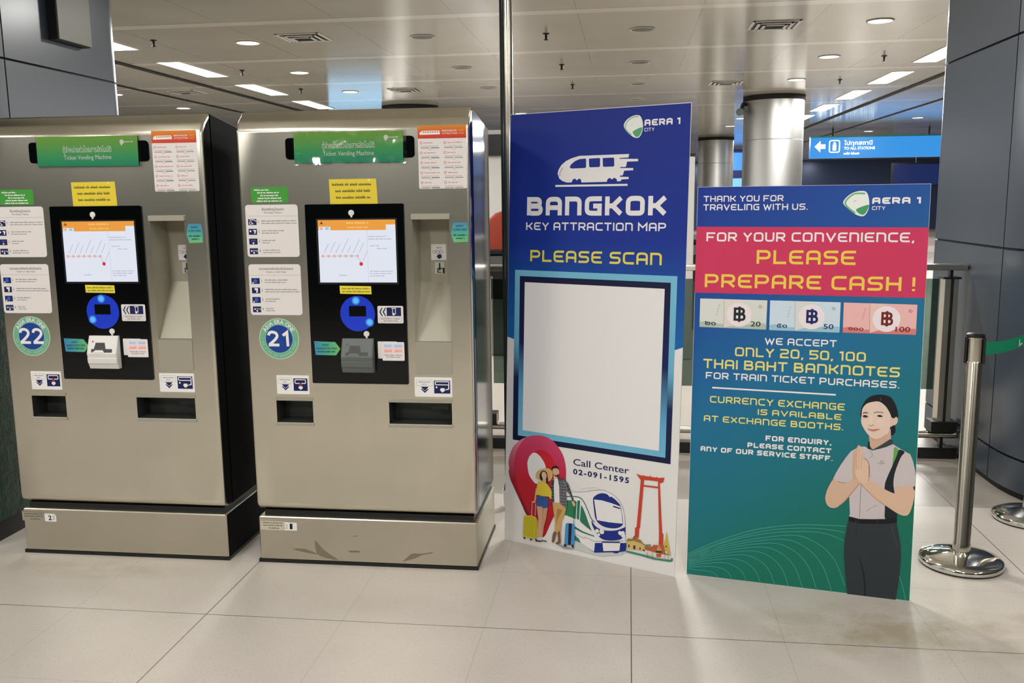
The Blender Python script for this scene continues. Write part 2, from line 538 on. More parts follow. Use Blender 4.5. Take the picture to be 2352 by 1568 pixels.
def greek(mb, x0, x1, z, h, m, o, seed):
    """a line of print too small to read"""
    r = random.Random(seed); x = x0; run = r.randint(3, 9)
    while x < x1 - h * 0.2:
        if run == 0:
            x += h * 0.4; run = r.randint(2, 9); continue
        run -= 1
        w = h * r.uniform(0.34, 0.6)
        mb.rect(x, min(x + w, x1), z, z + h * r.choice((0.55, 0.6, 0.62, 0.66)), m, o)
        if r.random() < 0.3:
            mb.rect(x, min(x + w * 0.35, x1), z + h * 0.5, z + h, m, o + 0.00002)
        x += w + h * 0.07

# ------------------------------------------------------------------ printed art of the two boards (millimetres on the board)
ART_ONE=[['printed_field',1,[['P','grad1',[(1.1,1850.1),(802.2,1849.6),(806.3,923),(769.4,908.5),(677.6,879.3),(117.4,874.6),(33.3,901),(0.8,908.4)]]]],
['scan_frame',2,[['P','gradA',[(34.5,1199.2),(771.8,1197.1),(745.9,1170.9),(59.3,1173.6)]],['P','gradA',[(771.8,1197.1),(770.8,454.6),(748.2,477.4),(745.9,1170.9)]],['P','gradA',[(770.8,454.6),(35.8,458.1),(62,480.6),(748.2,477.4)]],['P','gradA',[(35.8,458.1),(34.5,1199.2),(59.3,1173.6),(62,480.6)]],['P','gradB',[(59.3,1173.6),(745.9,1170.9),(721.5,1146.3),(84,1148.2)]],['P','gradB',[(745.9,1170.9),(748.2,477.4),(719.9,501.5),(721.5,1146.3)]],['P','gradB',[(748.2,477.4),(62,480.6),(85.6,506.4),(719.9,501.5)]],['P','gradB',[(62,480.6),(59.3,1173.6),(84,1148.2),(85.6,506.4)]],['P',(228,226,226),[(84,1148.2),(721.5,1146.3),(719.9,501.5),(85.6,506.4)]]]],
['logo_emblem',2,[['S',(226,230,226),[(526.6,1780.1),(537,1800),(560.5,1813.8),(584.2,1817.4),(598.7,1809.1),(607.5,1784.8),(607.4,1758.8),(598.7,1737.6),(584.7,1729.7),(563.1,1737.4),(538.4,1758.4)]],['C',(140,190,152),5,[(560.5,1741.9),(538.2,1762.8),(533.8,1779.7),(544.3,1797.4),(565.4,1810),(589.1,1811.9)]],['S',(86,160,112),[(567.2,1755.9),(603.8,1769.8),(603.3,1754.7),(596.3,1739.9),(583.2,1733.3),(572.5,1741.2)]],['L',(150,160,165),1.4,[(557.8,1780),(564.4,1783.1)]]]],
['logo_text',2,[['T',(228,226,226),'AERA 1',614,763.4,1774.4,23.8,0,0.3],['T',(228,226,226),'CITY',614.7,656.8,1753.3,13,0,0.2]]],
['train_icon',2,[['P',(228,226,226),[(233.2,1601.5),(238,1617.4),(250.6,1635.3),(271.1,1650.5),(296.8,1660.9),(332.6,1669.4),(553.3,1669.3),(550.4,1655.8),(512.7,1655.2),(511.8,1651.7),(546.7,1650.7),(592.2,1648.9),(592.5,1640.1),(544.6,1639.8),(541.8,1622.4),(538.1,1619.4),(516.3,1619.8),(516.4,1615.8),(571.9,1614.3),(573.1,1605.9),(533.7,1605.1),(528.5,1587.6),(514.9,1585.4),(516,1581.8),(553.8,1580.3),(554.1,1572.3),(522.7,1571.1),(520.5,1564.9),(504.9,1563.6),(501.7,1573),(490.7,1579.1),(482.1,1572.2),(471.1,1578.8),(461.4,1572.8),(458.7,1563.1),(345,1562.6),(341.6,1575.4),(332.8,1578.8),(324.2,1571.3),(314.7,1579.3),(304.5,1575.5),(299.7,1563.8),(278.9,1563.5),(257.8,1569.5),(241.7,1580.5)]],['P','blue1',[(288.6,1624.3),(295,1636),(312.7,1648.9),(333,1656.3),(359.5,1657.9),(363.7,1654.6),(364.5,1625.2),(360.6,1620),(298,1619.5)]],['P','blue1',[(378.8,1657.1),(423,1658),(426.6,1654.7),(427,1625.7),(423.1,1622.2),(382.4,1622.4),(378.2,1625.7),(376.4,1654.1)]],['P','blue1',[(439.9,1657.3),(484.3,1657.7),(488.8,1654),(490.2,1626),(485.9,1622.2),(444,1622.4),(439.9,1626.1),(438,1654.3)]],['C',(90,95,110),2.3,[(244.1,1589.7),(245.2,1605.7),(256.2,1623.7)]],['L',(228,226,226),7.8,[(224.1,1550.6),(550,1549.6)]]]],
['text_line',2,[['T',(228,226,226),'BANGKOK',87.8,718.6,1430.2,75,0,0.3]]],
['text_line',2,[['T',(228,226,226),'KEY ATTRACTION MAP',85.6,718.5,1369.3,31.7,0,0.2]]],
['text_line',2,[['T',(222,208,84),'PLEASE SCAN',108.4,705.5,1237.5,47.3,0,0.2]]],
['text_line',2,[['T',(22,28,86),'Call Center',337.1,593.5,388.5,27.9,1,0]]],
['text_line',2,[['T',(22,28,86),'02-091-1595',337.2,594.8,349.9,22.3,2,0]]],
['location_pin',8,[['S','gradPinSide',[(17.7,341.5),(20.9,382.7),(39.2,425.7),(72.3,459.3),(109.7,479.4),(147,491.3),(122.9,458.5),(73.9,400.9),(62.9,333.3),(38.8,270.7)]],['S','gradPinSide',[(43.7,249.2),(25.6,283.5),(18.2,319.4),(45.8,334.5),(86.1,255.8),(131.6,131.1),(111.3,134.9),(79.4,188.5)]],['S','gradPin',[(45.5,345.5),(50.7,390.4),(68.8,433.2),(101.5,474),(151.1,491.8),(196.4,492.4),(233.4,479.9),(262.3,456.8),(287.3,422.8),(301.3,378.5),(304,325.5),(297.7,267.4),(269.8,191.2),(239.2,128.2),(216.2,73.3),(204.4,52.9),(192.1,50.6),(166.3,86),(131.6,131.1),(96.3,191.3),(65,252.5),(48.8,301.7)]],['S',(196,36,44),[(144.8,416),(157,424.9),(177.5,431.3),(202.2,429.9),(222.9,417.6),(239.7,398.3),(248.7,367.4),(233.5,329.2),(208.8,340),(199.4,381.9),(174.1,407.3)]],['S',(228,226,226),[(113,358.8),(116.6,381.2),(128.5,402.9),(144.9,414.9),(165.7,409.8),(186.9,391),(201.9,367.8),(209,332.8),(201.6,302.8),(177.3,288.2),(156.8,279.6),(135.6,296.4),(120.3,319.7)]]]],
['train_picture',20,[['P',(196,200,198),[(356.9,68.5),(446.6,31.3),(592.2,60),(565.6,42),(472.3,18.3),(398.6,21.8),(311.4,28.3),(310.4,65)]],['S',(228,226,226),[(287.1,260.7),(362.3,275.3),(419,288.2),(471.9,301.8),(502.5,299),(535.9,285.3),(561.2,261.7),(574.3,236.1),(584,187.3),(586.2,144.8),(588,103.5),(564.9,64.7),(449.3,34.4),(380.3,57.3),(356.3,89.3),(309.1,106.9),(272.5,153)]],['C',(40,44,60),1.3,[(298.7,265.7),(342.1,273.4),(373.7,277.2),(413.4,286.1),(418.9,289.5),(471.9,301.8),(502.5,299),(535.9,285.3),(564.1,257.1),(579,216.7),(585.4,167.4),(586.6,107)]],['C',(40,44,60),0.5,[(374.9,286.4),(387.5,294.9),(441,306.4),(471.9,303)]],['C',(36,100,76),4.3,[(296.4,245.2),(339.9,253),(371.6,253.5),(392,238.7),(413,203.4),(431,170.4),(456.9,154.4)]],['P',(42,124,84),[(288,229.4),(349,236.8),(359.2,233.3),(355.7,157.1),(307.4,165.7),(283.8,170.8)]],['P',(40,116,92),[(361.9,238.9),(374.8,241),(372.2,156.1),(359.9,160.5)]],['P',(40,116,92),[(379.6,223.7),(390.1,209.9),(402.2,186.1),(414.4,157.2),(433.2,119.2),(406.7,132.4),(380.4,148.5),(375.9,155.5)]],['P',(40,116,92),[(352.3,125.2),(390.1,111.3),(424.6,104.7),(443,102.9),(447.4,97.3),(424.7,99.5),(390.4,103.5),(352.6,114.8)]],['L',(40,44,60),1.3,[(353.2,94),(396.8,81.3),(402.3,87.5),(445.2,77.5),(585.2,106.7)]],['P',(46,120,110),[(350.5,87),(372.5,76.7),(383.1,57.9),(365.7,62.4),(348.3,64.3)]],['L',(40,44,60),1.3,[(383.2,56.6),(446.6,31.3)]],['S',(26,44,128),[(431.2,165.3),(445.9,147.3),(468.7,136),(502.2,134.4),(545.9,143.7),(578.1,161),(586.1,165),(585.4,144.7),(583.2,126.6),(571.4,114.2),(558.1,105.4),(525.5,96.6),(492.3,92.9),(469.8,100.2),(452.4,117.6),(434.6,145.3)]],['P',(228,226,226),[(573.9,122.3),(580.2,136.1),(585.8,132.1),(586.6,107),(579.8,105.7)]],['O',(228,226,226),(457.8,125),8.5],['O',(228,226,226),(479.3,126.4),11],['O',(228,226,226),(465.8,111),6.4],['O',(228,226,226),(563.1,135.5),8.8],['O',(228,226,226),(576.1,139.1),7.5],['O',(228,226,226),(573.8,126.1),6.3],['S',(228,226,226),[(437.8,181.9),(445.5,160.1),(468.4,143.7),(502,138.2),(540.4,144),(570,157),(580.4,171.5),(577.4,181.1),(561.7,163.1),(523.8,148.6),(485.1,147.9),(456.7,159.5),(444.8,183.1)]],['S',(26,44,128),[(435.4,258.7),(444.8,273.1),(464,285.9),(486.2,290.5),(508.5,285.9),(533.5,274.8),(550.3,262.4),(561.7,249.1),(569.5,215.1),(574.7,180.6),(569.7,167.1),(551,154.8),(523.8,148.6),(490.6,149),(465.2,158.5),(450.7,173.9),(444.5,193.4),(439.2,225.9)]],['P',(228,226,226),[(440.3,257),(476,259),(520.5,254.9),(560.3,247.6),(566.5,224.7),(573.5,177.4),(512,172),(456.4,171)]],['P',(228,226,226),[(498.6,290.7),(508.3,289.7),(517.4,281.8),(512.8,278.5)]],['P',(30,32,44),[(529,245.6),(560.5,241.3),(560.7,236.3),(527.8,239.6)]],['P',(26,44,128),[(449.6,71.9),(592.2,99.2),(593.5,85.5),(590.7,64.7),(562.4,55.4),(554.5,47.4),(538.1,45.5),(532.5,48.2),(446.7,29.2)]],['P',(26,44,128),[(480.1,83.6),(563.7,99.6),(563.9,95),(481.6,79.3)]],['P',(228,226,226),[(484.4,78.6),(565.3,92.8),(562.3,60.4),(489.7,44.4)]]]],
['red_gate_picture',20,[['P',(196,66,44),[(625.6,396),(639.5,391.6),(655.5,390.6),(657.6,395.2),(662.3,390.7),(684.9,392),(687,396.6),(691.7,391.7),(711.9,391.8),(714,396.3),(720.8,391.8),(748.6,397.3),(743.6,377.5),(728.2,370.9),(721.3,378.3),(656,374.8),(644.7,373.1)]],['P',(196,66,44),[(656.7,353.5),(722,356.4),(722.3,349.6),(656.9,347.1)]],['P',(196,66,44),[(646.9,375.6),(661.5,375.6),(649.9,173.7),(646.8,171),(645.9,129.7),(628.2,135.1),(628.5,169.8),(635.2,175.4)]],['P',(196,66,44),[(721.1,382.5),(729.1,371),(746.3,169.9),(751.7,166.7),(752.4,120),(733.7,118.5),(733,165.4)]]]],
['temple_picture',26,[['P',(60,130,106),[(591.9,67.5),(618.9,67.8),(672.2,65.7),(724.7,61.3),(786.4,66.3),(791.1,77.1),(795.9,73.1),(794.2,61.8),(781.6,58),(712,53.8),(659.2,58.2),(592.2,60)]],['P',(206,180,110),[(593.4,105.7),(601.2,113.5),(660,113.4),(673.5,103.5),(673,80.9),(594.4,75.6)]],['P',(150,120,60),[(590.7,105.2),(598.3,119.3),(617.1,121.6),(627.2,138.6),(640.9,127.3),(657,122.9),(660.4,116),(676.1,106.5),(670.9,103),(657.4,110.4),(622.7,113.8)]],['P',(150,84,50),[(619.8,122.1),(627.9,136.2),(638.4,124.3)]],['P',(60,52,40),[(600.5,94.5),(606.9,94.9),(607.3,83.7),(600.9,83.2)]],['P',(60,52,40),[(623.3,95.1),(632.9,96.2),(633.4,80.7),(623.8,79.6)]],['P',(60,52,40),[(650.6,92.8),(655.9,93.1),(656.2,83.1),(650.9,82.9)]],['P',(60,52,40),[(666.7,87.2),(674.1,87.9),(674.3,81.4),(666.9,80.7)]],['P',(178,92,58),[(671.1,98),(678.8,103.3),(707.6,106.4),(709.9,114.3),(761.5,120.5),(759.9,90.6),(788.3,85.1),(739.6,82.9),(679.4,87.2)]],['P',(70,130,104),[(676,108.5),(699.5,114),(700.9,109.3),(676.2,104)]],['P',(214,208,196),[(676.7,86.7),(739.6,82.9),(785.8,84.6),(787.6,69),(724.6,66.2),(677.2,71.8)]],['P',(188,92,56),[(724.1,81),(747.3,84.4),(745.2,69.1),(725.9,66.5)]],['P',(70,60,50),[(721.1,92.8),(749.4,97.2),(748.4,88.3),(721.4,84.2)]],['P',(200,150,90),[(723.6,93.4),(734.5,117.8),(748.9,97.1)]],['P',(196,176,70),[(765.2,182.7),(770.6,154.2),(773.6,140.1),(781.1,109.5),(787,86.1),(759.4,105.3),(756,129.3),(761.7,150.1)]],['P',(70,60,40),[(762.8,120.7),(769.1,122),(768.8,115.8),(763,114.6)]],['L',(110,90,70),1.3,[(687.5,81.3),(688.4,54)]],['L',(110,90,70),1.3,[(708.3,85.4),(709.2,58.2)]],['L',(110,90,70),1.3,[(761.1,95.8),(762,68.8)]],['L',(110,90,70),1.3,[(775.1,98.5),(776,71.6)]]]],
['tourist_couple_picture',44,[['P',(150,150,150),[(260.1,35.1),(280.7,32.6),(301.1,32.9),(351.8,24.6),(301.5,19.3)]],['P',(210,190,60),[(101.4,125.8),(110.6,131.1),(144.1,136.2),(163,131.1),(171.6,119.8),(173.5,50.7),(167.5,38.6),(155.2,32.6),(102.6,33.1),(98.2,40.4)]],['P',(190,178,40),[(101.5,122.2),(144.1,132.6),(157.7,124.7),(157.1,38.5),(101.2,38)]],['L',(60,60,40),2.1,[(164.3,125.9),(164.2,39.8)]],['P',(40,40,44),[(99.6,33.2),(109,32.4),(110.9,23.5),(105,23.2)]],['P',(40,40,44),[(133.4,32.2),(142.7,31.4),(144.6,22.6),(138.7,22.2)]],['P',(40,40,44),[(159.3,36),(168.5,35.2),(170.4,26.4),(164.6,26)]],['L',(216,196,200),2.4,[(142.6,189.8),(140.7,135.6)]],['L',(216,196,200),2.4,[(160,194.5),(159.1,135.9)]],['S',(206,168,110),[(157.9,318),(165.7,335.5),(188,349.6),(216.5,357.3),(235,351),(242.3,334.1),(236.1,311.6),(218.1,298.1),(189.3,300.9),(164.5,304.4)]],['S',(36,26,26),[(178.9,306.6),(178.4,324.6),(186.3,338.5),(200.5,344.2),(212.9,337),(218.4,316.2),(220.3,291.2),(212.3,286.4),(201.7,301),(189.4,297.3)]],['S',(216,176,150),[(187.5,322.4),(190.4,335.5),(202.7,339.1),(212.4,326.1),(209.6,311.2),(201.5,306.4),(192.4,310.4)]],['P',(206,160,130),[(193.2,308.8),(209.6,309.4),(210.1,293.3),(191.6,292.2)]],['P',(206,160,130),[(159.5,260),(165.7,261),(162.7,216.8),(158.3,196),(142.6,191.6),(139.1,196.5),(152.6,204.2)]],['S',(212,188,60),[(173.1,291.2),(189.5,293.7),(210.1,291.5),(222.7,280.8),(235.3,264.7),(242,244.2),(236.5,225.2),(228.1,231.1),(219.9,233.4),(195.4,231.2),(170.6,232.7),(161.5,231.2),(163.7,257),(167.2,279.4)]],['P',(44,88,150),[(170.7,227.2),(183,231),(220.1,228),(222,186.7),(198.9,177.4),(192.6,183.6),(165.7,184.5),(167,210.2)]],['P',(206,160,130),[(165.7,182.7),(191.8,183.4),(197.7,178.2),(194.1,127.5),(191,90.5),(192.1,50.6),(175.6,47.5),(173.7,87.3),(175.5,127.8)]],['P',(196,148,118),[(199.3,177.4),(220.5,184.6),(214.4,138.3),(203.2,96.3),(198.3,51),(192.1,50.6),(191,90.5),(194.8,131.2)]],['P',(36,34,40),[(162.8,30.4),(192.6,32.4),(192.8,27),(163.8,24)]],['P',(36,34,40),[(192.5,36),(219.3,36.7),(219.4,32),(192.6,31.7)]],['S',(30,28,30),[(237.5,362.2),(244.5,370.3),(260.6,373.7),(268.8,366.7),(271.2,356.3),(256.9,361.4),(245.2,345.3),(239,351.6)]],['S',(212,166,140),[(241.2,344.7),(244.8,359.6),(264.9,363.3),(273.3,353),(272.9,338.7),(266,326.9),(253.9,326.9)]],['S',(60,44,40),[(250.4,333.5),(259.7,333.1),(271.6,340.3),(270.7,329.4),(262,323.4),(253.1,326.8)]],['P',(212,166,140),[(245.7,331),(266,325.1),(266.4,312.6),(248.2,313.5)]],['P',(226,222,222),[(244.1,312.9),(254.1,318),(266.2,319.8),(274.6,306.7),(279.2,216.1),(249,211.1)]],['P',(58,60,68),[(240.3,306.9),(250.1,315.6),(249.1,281.3),(253,213.6),(247.3,200),(237.1,203.7),(239.6,258.2),(232.8,282.3)]],['P',(58,60,68),[(268.1,323.6),(286.2,322.8),(304.2,320.2),(318.6,302.8),(346.2,239.7),(340.6,229.9),(327.9,258),(309.5,276.4),(315.5,206.1),(309.8,196.2),(283.8,195.4),(279,221.5),(275.2,285.4),(270.6,306.1)]],['L',(176,176,182),1.2,[(272.6,306.4),(311.3,307)]],['L',(176,176,182),1.2,[(272.9,293.6),(311.7,294.3)]],['L',(176,176,182),1.2,[(273.3,280.8),(312.1,281.5)]],['L',(176,176,182),1.2,[(273.7,267.9),(312.5,268.7)]],['L',(176,176,182),1.2,[(274,255.1),(312.8,255.9)]],['L',(176,176,182),1.2,[(274.4,242.2),(313.2,243.2)]],['L',(176,176,182),1.2,[(274.8,229.4),(313.6,230.4)]],['L',(176,176,182),1.2,[(275.1,216.5),(313.9,217.6)]],['L',(176,176,182),1.2,[(275.5,203.7),(314.3,204.8)]],['L',(176,176,182),1.2,[(279.1,318.1),(285.7,197.5)]],['L',(176,176,182),1.2,[(286.3,318.5),(292.5,198.6)]],['L',(176,176,182),1.2,[(293.5,318.9),(299.3,199.8)]],['L',(176,176,182),1.2,[(300.6,319.3),(306.1,200.9)]],['L',(176,176,182),1.2,[(307.8,319.7),(312.8,202.1)]],['L',(176,176,182),1,[(234.8,282.7),(249.8,285)]],['L',(176,176,182),1,[(235.2,269),(250.2,271.4)]],['L',(176,176,182),1,[(235.6,255.4),(250.6,257.8)]],['L',(176,176,182),1,[(236,241.8),(250.9,244.2)]],['L',(176,176,182),1,[(236.4,228.1),(251.3,230.6)]],['L',(176,176,182),1,[(236.8,214.5),(251.7,216.9)]],['L',(176,176,182),1,[(308.8,297.7),(324.4,307.3)]],['L',(176,176,182),1,[(314.8,284.4),(329.6,294.5)]],['L',(176,176,182),1,[(320.7,271.1),(334.7,281.9)]],['L',(176,176,182),1,[(326.7,257.8),(339.8,269.2)]],['L',(176,176,182),1,[(332.6,244.6),(344.9,256.5)]],['L',(176,176,182),1,[(294.3,318.7),(342.9,232)]],['P',(212,166,140),[(335.8,230.8),(346.3,236.1),(355.8,221.7),(352.1,212.2),(345,212.8)]],['P',(196,158,98),[(245,212.2),(279.2,216.1),(311.7,197.6),(306.5,172.4),(291.5,137.5),(285.6,89.7),(272.9,83.7),(258.8,81.1),(259.4,131.8),(250,177)]],['P',(160,124,72),[(269.8,191.2),(294.1,186.4),(271.3,141.1),(264.8,111.1),(265.8,161.7)]],['P',(120,86,56),[(256.6,88),(266.8,84.4),(257.9,41.2),(250,34.3),(244.9,40.5),(248.9,72.1)]],['P',(120,86,56),[(272.8,85.5),(283.9,94.8),(290.2,42),(274.3,32.8),(261.4,33.9),(275.9,48.2)]],['L',(60,60,66),2.1,[(348.9,213.5),(349.2,137.1)]],['P',(66,140,196),[(310.9,130.2),(319.5,135.3),(351.2,137.4),(355.4,127.5),(354.6,48.9),(348,44.1),(310.4,38.6),(307,43.4)]],['P',(24,28,50),[(325.5,134.6),(341.3,135.6),(338.1,42.2),(324.3,41.3)]],['P',(30,30,36),[(304.3,39.3),(314.2,43),(316.5,32.6),(307.5,28.4)]],['P',(30,30,36),[(341.2,44.6),(350.7,46.4),(352.4,28.9),(344.4,32.7)]]]]]
